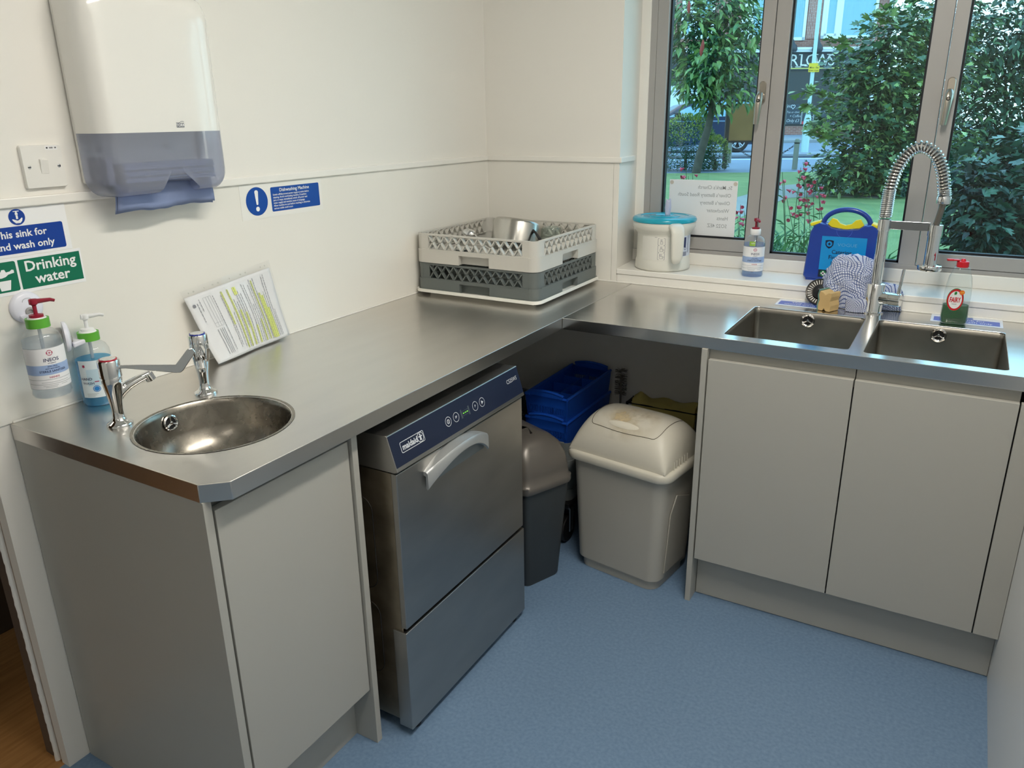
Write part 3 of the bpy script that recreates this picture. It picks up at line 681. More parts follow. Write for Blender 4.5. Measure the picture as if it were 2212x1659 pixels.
holder((0.0045, -1.862, 1.133), (1, 0.0, 0.0), (0.078, -1.8825, c1[2] + 0.157), 'round white suction holder on the wall carrying the red-pump bottle')
c2 = (0.048, -1.7665, H + 0.0005)
b2 = pump_bottle(c2, 'bottle of bright blue hand wash with white pump standing behind the left tap', WHP, WASH, 0.105, (0.3, 0.95, 0), 0, WHP)
f = rolled((c2[0], c2[1]), 0.0377, R(-38), c2[2])
L_ = strip(MB(), f, -0.030, 0.060, 0.022, 0.108, 0.0003, 24).build('label', mat('label_clear_white', (226, 238, 244), 0.4), b2, smooth=60, fix=False)
s_ = strip(MB(), f, -0.014, 0.022, 0.05, 0.088, 0.0005, 8); s_.build('pale_panel', mat('label_pale', (196, 222, 236), 0.4), L_, smooth=60, fix=False)
lettering('lettering', [('HAND', -0.016, 0.066, 0.0085, 0.01), ('WASH', -0.013, 0.056, 0.0085, 0.0)], f, mat('label_navy', (40, 48, 92)), L_, 0.0008)
s_ = MB(); ring(s_, f, 0.0062, 0.0076, 0.0008, 0.002, 0.043, 24)
patch(s_, f, disc(18, 0.0052), 0.0008, 0.002, 0.043); s_.build('emblem', mat('emblem_blue', (40, 130, 206), 0.4), L_, smooth=0, fix=False)
s_ = MB(); patch(s_, f, [(0.004 * math.cos(R(a)) * (1 if a % 60 else 0.5), 0.0045 * math.sin(R(a)) * (1 if a % 60 else 0.6)) for a in range(0, 360, 30)], 0.0008, -0.017, 0.096)
s_.build('red_mark', mat('emblem_red', (176, 40, 84)), L_, smooth=0, fix=False)
s_ = MB(); strip(s_, f, 0.000, 0.009, 0.0585, 0.0605, 0.0008, 3); s_.build('red_line', mat('emblem_red', (176, 40, 84)), L_, smooth=0, fix=False)
s_ = MB()
for k in range(9): strip(s_, f, 0.034, 0.043, 0.097 - k * 0.0042, 0.0985 - k * 0.0042, 0.0006)
for k in range(3): strip(s_, f, -0.02, 0.004 - 0.004 * k, 0.031 - k * 0.003, 0.0318 - k * 0.003, 0.0006, 4)
s_.build('fine_print', GREYINK, L_, smooth=0, fix=False)
holder((0.034, -1.812, c2[2] + 0.163), (0.42, 0.91, 0), (c2[0], c2[1], c2[2] + 0.157), 'white suction holder turned edge-on, clipped to the neck of the blue hand wash')

# ================================================================== basin taps
def basin_tap(c, spout, lever, indexm, label, elbow, tip):
    x, y, z = c; t = thing('basin_tap', c, label, 'tap')
    d = V((spout[0], spout[1], 0)).normalized()
    m = MB().lathe([(0.026, 0), (0.0265, 0.003), (0.024, 0.0075), (0.016, 0.012), (0.0118, 0.02), (0.0112, 0.034), (0.0128, 0.052), (0.0165, 0.074), (0.0195, 0.092), (0.0205, 0.104), (0.0185, 0.110)], c, 32)
    o = V(c)
    m.tube([o + V((0, 0, 0.052)) , o + d * 0.014 + V((0, 0, 0.071)), o + d * 0.030 + V((0, 0, 0.083)), o + d * 0.052 + V((0, 0, 0.091)), o + d * 0.076 + V((0, 0, 0.0975))], [0.0085, 0.0105, 0.0105, 0.009, 0.0078], 12, flat=0.9)
    body = m.build('body', CHROME, t, smooth=50)
    e = o + d * 0.072 + V((0, 0, 0.096))
    MB().cyl(e + V((0, 0, 0.004)) - d * 0.002, e + V((0, 0, -0.012)) + d * 0.004, 0.0105, 0.0105, 20).build('nozzle', CHROME, t)
    MB().lathe([(0.0195, 0.108), (0.0215, 0.109), (0.0215, 0.143), (0.020, 0.1455), (0.0185, 0.1455)], c, 36).build('head', CHROME, t)
    MB().lathe([(0.0172, 0.1455), (0.0172, 0.1475), (0.0150, 0.1475)], c, 32).build('index_ring', indexm, t)
    MB().lathe([(0.0155, 0.1462), (0.0150, 0.1482), (0.0001, 0.1492)], c, 32).build('cap', CHROME, t)
    E_ = V(elbow); T2 = V(tip); s0 = o + (E_ - o).normalized() * 0 + V((0, 0, 0.128)); h = V((E_.x - x, E_.y - y, 0)).normalized(); s0 = s0 + h * 0.018
    up = V((0, 0, 1)); side = h.cross(up)
    L = (E_ - s0).dot(h); drop = E_.z - s0.z; lift = T2.z - E_.z; run = (T2 - E_).dot(h)
    pl = [(-0.006, 0.0035), (0.012, 0.0038), (L - 0.004, drop + 0.0075), (L + run - 0.009, drop + lift + 0.004), (L + run - 0.004, drop + lift + 0.008), (L + run + 0.004, drop + lift + 0.008), (L + run + 0.009, drop + lift - 0.001), (L + 0.010, drop - 0.006), (L + 0.004, drop - 0.0105), (L - 0.004, drop - 0.0105), (0.012, -0.0038), (-0.006, -0.0035)]
    MB().prism([s0 + h * a + up * b - side * 0.0024 for a, b in pl], side * 0.0048).build('lever', CHROME, t, smooth=0, bevel=0.0012)
    return t
t1 = (0.220, -1.8351, H); t2 = (0.2185, -1.6154, H)
basin_tap(t1, (0.30, 0.95), None, mat('index_red', (176, 30, 50), 0.3), 'chrome basin tap with red ring and long lever, nearest the doorway', (0.318, -1.747, H + 0.117), (0.340, -1.726, H + 0.150))
basin_tap(t2, (0.80, -0.60), None, mat('index_blue', (40, 50, 150), 0.3), 'chrome basin tap with blue ring pointing at the room, in front of the document', (0.300, -1.660, H + 0.115), (0.322, -1.672, H + 0.143))
# ================================================================== dish racks in the corner
def rack(name, x0, x1, y0, y1, z, m, label, cat, hgt=0.098, lip=0.044):
    """square rack: solid skirt with hand slots, openwork sides, grid floor"""
    t = thing(name, ((x0 + x1) / 2, (y0 + y1) / 2, z), label, cat)
    w_, d_ = x1 - x0, y1 - y0; cx, cy = (x0 + x1) / 2, (y0 + y1) / 2
    sk = MB(); zt = z + hgt; zl_ = z + lip; r = 0.032; T = 0.004
    ax = ((V((1, 0, 0)), V((0, -1, 0)), w_, d_), (V((0, 1, 0)), V((1, 0, 0)), d_, w_), (V((-1, 0, 0)), V((0, 1, 0)), w_, d_), (V((0, -1, 0)), V((-1, 0, 0)), d_, w_))
    for a, n, L, D in ax:
        lat = MB()
        o = V((cx, cy, 0)) + n * (D / 2)
        def P(s, dep, zz): return o + a * s - n * dep + V((0, 0, zz))
        def bx(mb, s0, s1, z0, z1, d0=0.0, d1=T): mb.add([P(s, d, q) for q in (z0, z1) for d in (d0, d1) for s in (s0, s1)], [(0, 2, 3, 1), (4, 5, 7, 6), (0, 1, 5, 4), (2, 6, 7, 3), (0, 4, 6, 2), (1, 3, 7, 5)])
        e = L / 2 - r; hw = 0.062
        bx(sk, -e, -hw, z, zl_); bx(sk, hw, e, z, zl_); bx(sk, -hw, hw, z + 0.034, zl_); bx(sk, -hw, hw, z + 0.002, z + 0.036, 0.022, 0.025)
        bx(sk, -hw - 0.002, -hw, z + 0.001, z + 0.034, T, 0.025); bx(sk, hw, hw + 0.002, z + 0.001, z + 0.034, T, 0.025); bx(sk, -hw, hw, z + 0.034, z + 0.036, T, 0.025)
        i = 0.003
        bx(sk, -e, e, zt - 0.006, zt, i, i + 0.010); bx(sk, -e, e, zl_ - 0.003, zl_ + 0.0012, -0.0007, 0.012)
        g = 0.165
        bx(sk, -e, -e + 0.026, zl_ + 0.0012, zt - 0.006, i + 0.0004, i + 0.004); bx(sk, e - 0.026, e, zl_ + 0.0012, zt - 0.006, i + 0.0004, i + 0.004)
        n_ = 11; span = 2 * (e - 0.026); st = span / n_; hz = zt - 0.005 - zl_
        for k in range(n_):
            for sg_ in (1, -1):
                s0 = -e + 0.026 + k * st; s1 = s0 + st
                if sg_ < 0: s0, s1 = s1, s0
                wv = 0.0021
                zz0, zz1 = zl_, zt - 0.005
                lat.add([P(s0 - wv, i, zz0), P(s0 + wv, i, zz0), P(s1 + wv, i, zz1), P(s1 - wv, i, zz1), P(s0 - wv, i + 0.013, zz0), P(s0 + wv, i + 0.013, zz0), P(s1 + wv, i + 0.013, zz1), P(s1 - wv, i + 0.013, zz1)], [(0, 1, 2, 3), (7, 6, 5, 4), (0, 4, 5, 1), (1, 5, 6, 2), (2, 6, 7, 3), (3, 7, 4, 0)])
        lat.build('openwork', m, t, smooth=0)
    for sx in (-1, 1):
        for sy in (-1, 1):
            for zz0, zz1, ins in ((z, zl_, 0.0), (zl_ - 0.002, zt, 0.003)):
                c = V((cx + sx * (w_ / 2 - r), cy + sy * (d_ / 2 - r), 0)); o_ = []; i_ = []
                for k in range(9):
                    a = PI / 2 * k / 8; o_.append(c + V((sx * math.cos(a), sy * math.sin(a), 0)) * (r - ins)); i_.append(c + V((sx * math.cos(a), sy * math.sin(a), 0)) * (r - ins - T))
                sk.prism([p + V((0, 0, zz0)) for p in o_ + i_[::-1]], (0, 0, zz1 - zz0))
            0 and sk.box((cx + sx * (w_ / 2 - r - 0.001), cy + sy * (d_ / 2 - 0.0075), zt - 0.006), (cx + sx * (w_ / 2 - r + 0.004), cy + sy * (d_ / 2 - 0.003), zt))
    sk.build('frame', m, t, smooth=35)
    fl = MB(); k = 0
    while k * 0.030 < w_ - 0.05:
        q = 0.03 + k * 0.030; fl.box((x0 + q - 0.0015, y0 + 0.026, z + 0.014), (x0 + q + 0.0015, y1 - 0.026, z + 0.022)); fl.box((x0 + 0.026, y0 + q - 0.0015, z + 0.014), (x1 - 0.026, y0 + q + 0.0015, z + 0.022)); k += 1
    fl.build('grid_floor', m, t, smooth=0)
    return t
RX0, RX1, RY0, RY1 = 0.016, 0.514, -0.524, -0.026
tr = thing('tray', (0.265, -0.275, H), 'flat white tray under the grey dish rack', 'tray')
MB().loft([[V((0.265 + a * k, -0.275 + b * k, z)) for a, b in rrect(0.512, 0.512, 0.03, 5)] for z, k in ((H + 0.013, 0.995), (H + 0.013, 1.0), (H + 0.024, 1.0), (H + 0.024, 0.985), (H + 0.019, 0.982))]).build('plate', mat('tray_white', (242, 240, 232), 0.3), tr, smooth=40)
for y in (-0.49, -0.08): MB().box((0.05, y, H), (0.48, y + 0.02, H + 0.0135)).build('foot_rail', mat('tray_white', (242, 240, 232)), tr, smooth=0, bevel=0.002)
GREYR = mat('rack_dark_grey', (104, 110, 108), 0.45); PALER = mat('rack_pale_grey', (206, 203, 195), 0.42)
ZR1 = H + 0.0195; ZR2 = ZR1 + 0.1005
rack('dish_rack', RX0, RX1, RY0, RY1, ZR1, GREYR, 'dark grey plastic dish rack under the pale rack on the worktop', 'dish rack')
rack('dish_rack', RX0, RX1, RY0, RY1, ZR2, PALER, 'pale grey dish rack holding a steel pan, topmost in the corner', 'dish rack', 0.102, 0.047)
ZF = ZR2 + 0.022
# saucepan upside down, tipped
pc = V((0.270, -0.225, ZF + 0.056)); ax_ = V((0.03, 0.26, 1.0)).normalized(); q_ = ax_.to_track_quat('Z', 'Y').to_matrix().to_4x4()
PM = Matrix.Translation(pc) @ q_
PANM = mat('pan_steel', (206, 203, 197), 0.2, 1.0, var=0.2, scale=14, rvar=0.06, stretch=(1, 1, 0.15))
pan = thing('saucepan', pc, 'upturned stainless steel saucepan lying in the pale dish rack', 'saucepan')
MB(PM).lathe([(0.092, -0.036), (0.095, -0.036), (0.0945, -0.033), (0.093, 0.034), (0.091, 0.041), (0.085, 0.046), (0.0001, 0.047)], (0, 0, 0), 56, None, False, True).build('pot', PANM, pan, smooth=50, solid=0.0012)
da = V((0.62, -0.05, 0.0)).normalized()
iq = q_.inverted().to_3x3()
dl = iq @ V((0.88, -0.40, 0)); dl.z = 0; dl.normalize()
MB(PM).tube([dl * 0.092 + V((0, 0, 0.012)), dl * 0.108 + V((0, 0, 0.004)), dl * 0.135 + V((0, 0, -0.016)), dl * 0.185 + V((0, 0, -0.044))], [0.0065, 0.0065, 0.008, 0.008], 10, flat=0.6).build('handle', BLACK, pan)
MB(PM).cyl(dl * 0.093 + V((0, 0, 0.012)), dl * 0.099 + V((0, 0, 0.011)), 0.004, 0.004, 10).build('rivet', CHROME, pan)
DG = clear('drinking_glass', (246, 250, 248), 1.0, 0.02, body=0.03)
gl = MB().lathe([(0.0365, 0), (0.0362, 0.002), (0.034, 0.060), (0.033, 0.068), (0.030, 0.072), (0.024, 0.072), (0.022, 0.068), (0.0001, 0.067)], (0.365, -0.130, ZF), 36, None, False, True)
tag(gl.build('drinking_glass', DG, None, smooth=50, solid=0.0022), 'upturned clear drinking glass behind the saucepan handle in the pale rack', 'glass')
sp_ = MB(); o = V((0.10, -0.30, ZF + 0.055))
sp_.loft([[o + V((0.030 * math.cos(a) * s, 0.022 * math.sin(a) * s, z)) for a in [2 * PI * i / 20 for i in range(20)]] for s, z in ((1.0, -0.004), (0.96, 0.004), (0.75, 0.011), (0.4, 0.015), (0.1, 0.016))], True, False, True)
sp_.tube([o + V((0.026, 0, -0.003)), o + V((0.055, -0.012, -0.020)), o + V((0.075, -0.022, -0.034)), o + V((0.13, -0.05, -0.047))], 0.0035, 8)
tag(sp_.build('ladle', CHROME, None, smooth=60), 'small steel ladle left of the saucepan in the pale rack', 'ladle')
for i, (cx, cy, n) in enumerate(((0.16, -0.44, 4), (0.27, -0.445, 3))):
    for k in range(n):
        b = MB().lathe([(0.040, 0.0), (0.043, 0.004), (0.0435, 0.006), (0.040, 0.005), (0.026, 0.002), (0.0001, 0.002)], (cx + 0.003 * k, cy, ZF + 0.0062 * k), 32)
        lab = ('small steel dish stacked behind the front lattice of the pale rack, left pile', 'small steel dish stacked behind the front lattice of the pale rack, right pile')[i]
        tag(b.build('small_dish', CHROME, None, smooth=60), lab, 'dish', 'steel dishes in the %s pile of the pale rack' % ('left', 'right')[i])

# ================================================================== dishwasher
dw = thing('dishwasher', (0.38, -1.212, 0), 'stainless steel undercounter dishwasher with navy control panel', 'dishwasher')
Y0, Y1 = -1.503, -0.922; XF = 0.681; ZP0, ZP1, ZS = 0.748, 0.832, 0.318
MB().box((0.08, Y0 + 0.004, 0.035), (0.668, Y1 - 0.004, 0.74)).build('cabinet_body', DWDARK, dw, smooth=0, bevel=0.002)
sd = MB()
def rpanel(z0, z1):
    c = (0.60, (z0 + z1) / 2); w_, h_ = 0.10, z1 - z0
    pts = [V((c[0] - 0.05 + a, Y0 + 0.0035, c[1] + b)) for a, b in rrect(w_, h_, 0.035, 6)]
    sd.tube(pts, 0.0014, 6, True)
rpanel(0.41, 0.66); rpanel(0.16, 0.37)
sd.build('side_panel_seam', mat('seam_dark', (40, 34, 28), 0.5), dw)
MB().prism([(0.30, Y0, ZP1 - 0.006), (0.655, Y0, ZP1), (0.662, Y0, ZP1), (0.688, Y0, ZP0), (0.676, Y0, ZP0 - 0.004), (0.30, Y0, ZP0 - 0.004)], (0, Y1 - Y0, 0)).build('control_housing', DWST, dw, smooth=0, bevel=0.0015)
MB().box((0.08, Y0 + 0.004, 0.74), (0.31, Y1 - 0.004, ZP1 - 0.01)).build('top_panel', DWST, dw, smooth=0, bevel=0.002)
pu = V((0.662 - 0.688, 0, ZP1 - ZP0)).normalized()
fp = flat(V((0.675, (Y0 + Y1) / 2, (ZP0 + ZP1) / 2)) , (0, 1, 0), pu)
PH = (V((0.662, 0, ZP1)) - V((0.688, 0, ZP0))).length
pn = MB(); pl = [(-0.2885, -PH / 2 + 0.010), (0.2885, -PH / 2 + 0.010), (0.2885, PH / 2 - 0.002), (-0.2885, PH / 2 - 0.002)]
pn.prism([fp(a, b, -0.001) for a, b in pl], fp(0, 0, 0.0008) - fp(0, 0, -0.001))
pan_ = pn.build('control_panel', NAVY, dw, smooth=0, bevel=0.0004)
SILV = mat('panel_silver', (214, 216, 220), 0.35)
mb = MB()
def rbox_ring(mb, f, cx, cy, w_, h_, r, t, lift):
    a = rrect(w_, h_, r, 4); b = rrect(w_ - 2 * t, h_ - 2 * t, max(r - t, 0.0005), 4); n = len(a)
    mb.add([f(cx + p[0], cy + p[1], lift) for p in a] + [f(cx + p[0], cy + p[1], lift) for p in b], [(i, (i + 1) % n, n + (i + 1) % n, n + i) for i in range(n)])
LO = 0.0012
rbox_ring(mb, fp, -0.214, 0.004, 0.088, 0.026, 0.004, 0.0015, LO)
ring(mb, fp, 0.0105, 0.0122, LO, -0.184, 0.004, 28); patch(mb, fp, disc(12, 0.0026), LO, -0.184, 0.0105)
patch(mb, fp, [(-0.007, 0.0035), (0.007, 0.0035), (0.007, 0.0005), (0.0025, 0.0005), (0.0035, -0.0075), (-0.0035, -0.0075), (-0.0025, 0.0005), (-0.007, 0.0005)], LO, -0.184, 0.004)
for cx in (-0.070, -0.036, 0.052, 0.085):
    ring(mb, fp, 0.0112, 0.0124, LO, cx, 0.002, 28)
ring(mb, fp, 0.0042, 0.0058, LO, -0.070, 0.002, 20); strip(mb, fp, -0.0707, -0.0693, -0.0015, 0.0055, LO)
patch(mb, fp, [(-0.003, -0.0055), (0.006, 0.0), (-0.003, 0.0055)], LO, 0.085, 0.002)
mb.build('panel_marking', SILV, pan_, smooth=0, fix=False)
lettering('lettering', [('maidaid', -0.2235, 0.003, 0.0195, 0.03, 'CENTER', 0.95), ('C525WS', 0.246, 0.014, 0.0165, 0.0, 'CENTER', 0.9), ('SP', -0.036, 0.002, 0.008, 0.03), ('P', 0.052, 0.002, 0.009, 0.03)], fp, SILV, pan_, LO)
s_ = MB()
for x in (-0.012, 0.022): strip(s_, fp, x - 0.003, x + 0.003, -0.010, 0.013, LO)
for k in range(3):
    rbox_ring(s_, fp, -0.003 + 0.0085 * k, 0.001, 0.0065, 0.014, 0.001, 0.0012, LO)
s_.build('display', mat('display_dim', (70, 80, 88), 0.4), pan_, smooth=0, fix=False)
s_ = MB()
for k in range(3): strip(s_, fp, -0.0055 + 0.0085 * k, -0.0005 + 0.0085 * k, 0.0002, 0.0020, LO + 0.0003)
s_.build('display_light', mat('display_green', (130, 240, 60), 0.4, emit=0.9), pan_, smooth=0, fix=False)
door = MB().box((0.664, Y0 + 0.003, ZS + 0.006), (XF, Y1 - 0.003, ZP0 - 0.008)).build('door', DWST, dw, smooth=0, bevel=0.002)
MB().box((0.655, Y0 + 0.006, ZS - 0.004), (0.668, Y1 - 0.006, ZP0)).build('door_seal', BLACK, dw, smooth=0)
MB().box((0.640, Y0 - 0.001, 0.022), (XF + 0.001, Y1 + 0.001, ZS - 0.004)).build('lower_panel', DWST, dw, smooth=0, bevel=0.002)
# bow handle: a curved flange proud of the door, hollow below
YC = -1.208; hw = 0.150
A0 = at(930, 1045, 'x', 0.70); A1 = at(1060, 955, 'x', 0.70); YC = (A0.y + A1.y) / 2; hw = (A1.y - A0.y) / 2; zE = (A0.z + A1.z) / 2
def hz(u): return zE + 0.044 * (1 - (2 * u - 1) ** 2)
rg = []
for i in range(25):
    u = i / 24; y = YC - hw + 2 * hw * u; b = 4 * u * (1 - u); zt = hz(u) + 0.022 - 0.006 * b; zb_ = hz(u) - 0.004 - 0.018 * (1 - b)
    out = XF + 0.012 + 0.026 * b
    rg.append([V((XF - 0.001, y, zt + 0.004)), V((out - 0.004, y, zt + 0.003)), V((out, y, zt - 0.002)), V((out + 0.001, y, zb_ + 0.004)), V((out - 0.004, y, zb_)), V((out - 0.006, y, zb_ + 0.005)), V((out - 0.006, y, zt - 0.008)), V((XF - 0.001, y, zt - 0.006))])
hd = MB().loft(rg)
hob = hd.build('handle', mat('handle_satin', (176, 178, 178), 0.4, 0.55), door, smooth=40)
pk = MB(); rows = []
for i in range(25):
    u = i / 24; y = YC - hw * 0.96 + 2 * hw * 0.96 * u; b = 4 * u * (1 - u)
    rows.append([V((XF + 0.0006, y, zE - 0.016)), V((XF + 0.0008, y, hz(u) + 0.012))])
pk.loft(rows, False, False, False)
pk.build('handle_recess', mat('recess_satin', (140, 148, 152), 0.4, 0.6), door, smooth=0, fix=False)
for y in (Y0 + 0.04, Y1 - 0.04):
    for x in (0.655, 0.12):
        MB().lathe([(0.017, 0), (0.018, 0.004), (0.015, 0.012), (0.008, 0.014), (0.008, 0.037)], (x, y, 0), 20).build('foot', BLACK, dw)

# ================================================================== bins
def bin_body(mb, M, w0, d0, w1, d1, h, r, base=0.0):
    rg = []
    for z, k in ((0.0, 0), (h, 1)):
        w_ = w0 + (w1 - w0) * k; d_ = d0 + (d1 - d0) * k
        rg.append([V((a, b, z)) for a, b in rrect(w_, d_, r, 6)])
    return rg
ang = math.atan2(-0.058, 0.385)
BM = Matrix.Translation(V((0.868, -0.478, 0))) @ Matrix.Rotation(ang, 4, 'Z')
CREAM = mat('bin_cream', (206, 201, 187), 0.42); BINB = mat('bin_greige', (176, 172, 162), 0.45)
bn = thing('swing_bin', (0.868, -0.478, 0), 'large cream swing-top bin with stained lid under the worktop', 'bin')
b = MB(BM)
b.loft([[V((p, q, z)) for p, q in rrect(w_, d_, 0.04, 6)] for w_, d_, z in ((0.296, 0.220, 0.0), (0.299, 0.223, 0.036), (0.318, 0.243, 0.039), (0.352, 0.268, 0.425))], True, True, False)
b.build('bucket', BINB, bn, smooth=35)
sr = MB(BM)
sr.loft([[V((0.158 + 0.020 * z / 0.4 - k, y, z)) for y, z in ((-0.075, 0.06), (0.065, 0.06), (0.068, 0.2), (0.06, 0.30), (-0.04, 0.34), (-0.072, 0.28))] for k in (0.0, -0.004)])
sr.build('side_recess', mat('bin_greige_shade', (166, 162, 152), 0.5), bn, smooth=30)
lid = MB(BM)
LR = [(0.384, 0.298, 0.418), (0.388, 0.302, 0.424), (0.388, 0.302, 0.440), (0.380, 0.294, 0.446), (0.366, 0.276, 0.4475)]
lid.loft([[V((p, q, z)) for p, q in rrect(w_, d_, 0.045, 6)] for w_, d_, z in LR])
LA, LB_, LH = 0.180, 0.137, 0.130
def lidz(x, y):
    fy_ = max(0.0, 1 - abs(y / LB_) ** 2.3) ** 0.52; fx_ = max(0.0, 1 - abs(x / LA) ** 5) ** 0.45
    return 0.4475 + LH * fy_ * fx_
lid.grid(lambda u, v: V((-LA * math.cos(PI * u), -LB_ * math.cos(PI * v), lidz(LA * math.cos(PI * u), LB_ * math.cos(PI * v)))), 40, 32)
lo_ = lid.build('lid', CREAM, bn, smooth=50)
# swing flap lying in the lid: its outline line, finger pad and stains
def lp(x, y, k=0.0015):
    return V((x, y, lidz(x, y) + k))
fl = MB(BM); pts = []
for i in range(9): pts.append(lp(-0.132 + 0.004 * i / 8, 0.06 - 0.12 * i / 8))
for i in range(1, 7): pts.append(lp(-0.128 + 0.02 * (1 - math.cos(PI / 2 * i / 6)), -0.06 - 0.038 * math.sin(PI / 2 * i / 6)))
for i in range(1, 9): pts.append(lp(-0.108 + 0.216 * i / 8, -0.098 - 0.006 * math.sin(PI * i / 8)))
for i in range(1, 7): pts.append(lp(0.108 + 0.02 * math.sin(PI / 2 * i / 6), -0.06 - 0.038 * math.cos(PI / 2 * i / 6)))
for i in range(1, 9): pts.append(lp(0.128 + 0.004 * i / 8, -0.06 + 0.12 * i / 8))
fl.tube(pts, 0.0008, 6)
fl.build('flap_seam', mat('seam_brown', (96, 88, 74), 0.6), lo_)
pad = MB(BM); pad.grid(lambda u, v: lp(-0.004 + 0.056 * v * math.cos(2 * PI * u), -0.083 + 0.0105 * v * math.sin(2 * PI * u), 0.0008 + 0.004 * (1 - v ** 4)), 32, 8)
pad.build('finger_pad', mat('lid_pale', (222, 216, 200), 0.4), lo_, smooth=60, fix=False)
STAIN = bpy.data.materials.new('lid_stain'); STAIN.use_nodes = True; nt = STAIN.node_tree
pb = nt.nodes['Principled BSDF']; pb.inputs['Base Color'].default_value = lin((214, 192, 148)) + (1,); pb.inputs['Roughness'].default_value = 0.5
nz = nt.nodes.new('ShaderNodeTexNoise'); nz.inputs['Scale'].default_value = 16; nz.inputs['Detail'].default_value = 5; tcx = nt.nodes.new('ShaderNodeTexCoord'); nt.links.new(tcx.outputs['Object'], nz.inputs['Vector'])
rm = nt.nodes.new('ShaderNodeMapRange'); rm.inputs['From Min'].default_value = 0.42; rm.inputs['From Max'].default_value = 0.7; rm.inputs['To Max'].default_value = 0.9; nt.links.new(nz.outputs['Fac'], rm.inputs['Value']); 
sg_ = nt.nodes.new('ShaderNodeSeparateXYZ'); nt.links.new(tcx.outputs['Generated'], sg_.inputs[0]); last = rm.outputs[0]
for k in 'XY':
    p1 = nt.nodes.new('ShaderNodeMath'); p1.operation = 'PINGPONG'; p1.inputs[1].default_value = 0.5; nt.links.new(sg_.outputs[k], p1.inputs[0])
    p2 = nt.nodes.new('ShaderNodeMapRange'); p2.inputs['From Min'].default_value = 0.05; p2.inputs['From Max'].default_value = 0.4; nt.links.new(p1.outputs[0], p2.inputs['Value'])
    p3 = nt.nodes.new('ShaderNodeMath'); p3.operation = 'MULTIPLY'; nt.links.new(last, p3.inputs[0]); nt.links.new(p2.outputs[0], p3.inputs[1]); last = p3.outputs[0]
nt.links.new(last, pb.inputs['Alpha'])
sm = MB(BM); sm.grid(lambda u, v: lp(-0.11 + 0.22 * u, 0.03 - 0.15 * v, 0.0007), 20, 14); sm.build('stain', STAIN, lo_, smooth=60, fix=False)
rb = MB(BM)
for k in range(6): rb.tube([V((0.1845 - 0.001, -0.085 + 0.018 * k, 0.448)), V((0.1815, -0.083 + 0.018 * k, 0.474))], 0.0018, 6)
rb.build('side_rib', CREAM, lo_)
# slim dark bin
ang2 = math.atan2(0.196, 0.082)
e_ = V((math.cos(ang2), math.sin(ang2), 0)); n_ = V((e_.y, -e_.x, 0))
fc = V((0.642, -0.725, 0))
DM = Matrix(((n_.x, e_.x, 0, fc.x - n_.x * 0.128), (n_.y, e_.y, 0, fc.y - n_.y * 0.128), (0, 0, 1, 0), (0, 0, 0, 1)))
DB = mat('bin_charcoal', (56, 60, 62), 0.45); DL = mat('bin_graphite', (108, 103, 97), 0.34, 0.35)
sb = thing('swing_bin', DM.translation, 'slim charcoal bin with graphite lid between the dishwasher and the cream bin', 'bin')
MB(DM).loft([[V((p, q, z)) for p, q in rrect(w_, d_, 0.02, 5)] for w_, d_, z in ((0.255, 0.142, 0.0), (0.262, 0.15, 0.01), (0.315, 0.190, 0.37))], True, True, False).build('bucket', DB, sb, smooth=35)
ld = MB(DM)
ld.loft([[V((p, q, z)) for p, q in rrect(w_, d_, 0.03, 6)] for w_, d_, z in ((0.330, 0.206, 0.362), (0.334, 0.210, 0.368), (0.334, 0.210, 0.386), (0.322, 0.198, 0.390), (0.318, 0.194, 0.42), (0.296, 0.186, 0.46), (0.26, 0.165, 0.495), (0.21, 0.125, 0.517), (0.14, 0.07, 0.526), (0.05, 0.02, 0.528))])
ldo = ld.build('lid', DL, sb, smooth=60)

# ================================================================== stuff behind the bins
GR2 = mat('rack_mid_grey', (120, 124, 122), 0.5)
dol = thing('rack_dolly', (0.372, -0.235, 0), 'black castor dolly on the floor behind the bins, carrying grey racks', 'dolly')
MB().box((0.12, -0.485, 0.155), (0.622, 0.0 - 0.015, 0.172)).build('deck', BLACK, dol, smooth=0, bevel=0.004)
for x, y in ((0.592, -0.448), (0.592, -0.07), (0.17, -0.448), (0.17, -0.07)):
    wl_ = MB().cyl((x - 0.014, y, 0.052), (x + 0.014, y, 0.052), 0.052, 0.052, 32).build('castor_wheel', BLACK, dol, bevel=0.004)
    MB().box((x - 0.024, y - 0.014, 0.045), (x - 0.018, y + 0.014, 0.157)).box((x + 0.018, y - 0.014, 0.045), (x + 0.024, y + 0.014, 0.157)).box((x - 0.024, y - 0.022, 0.140), (x + 0.024, y + 0.022, 0.157)).build('castor_fork', mat('castor_zinc', (160, 164, 166), 0.35, 1.0), dol, smooth=0, bevel=0.002)
rack('glass_rack', 0.124, 0.618, -0.470, -0.02, 0.173, GR2, 'grey rack on the dolly, lower of the two behind the bins', 'dish rack', 0.112)
rack('glass_rack', 0.124, 0.618, -0.470, -0.02, 0.287, GR2, 'grey openwork rack directly under the blue baskets', 'dish rack', 0.112)
BASK = mat('basket_blue', (22, 82, 190), 0.38)
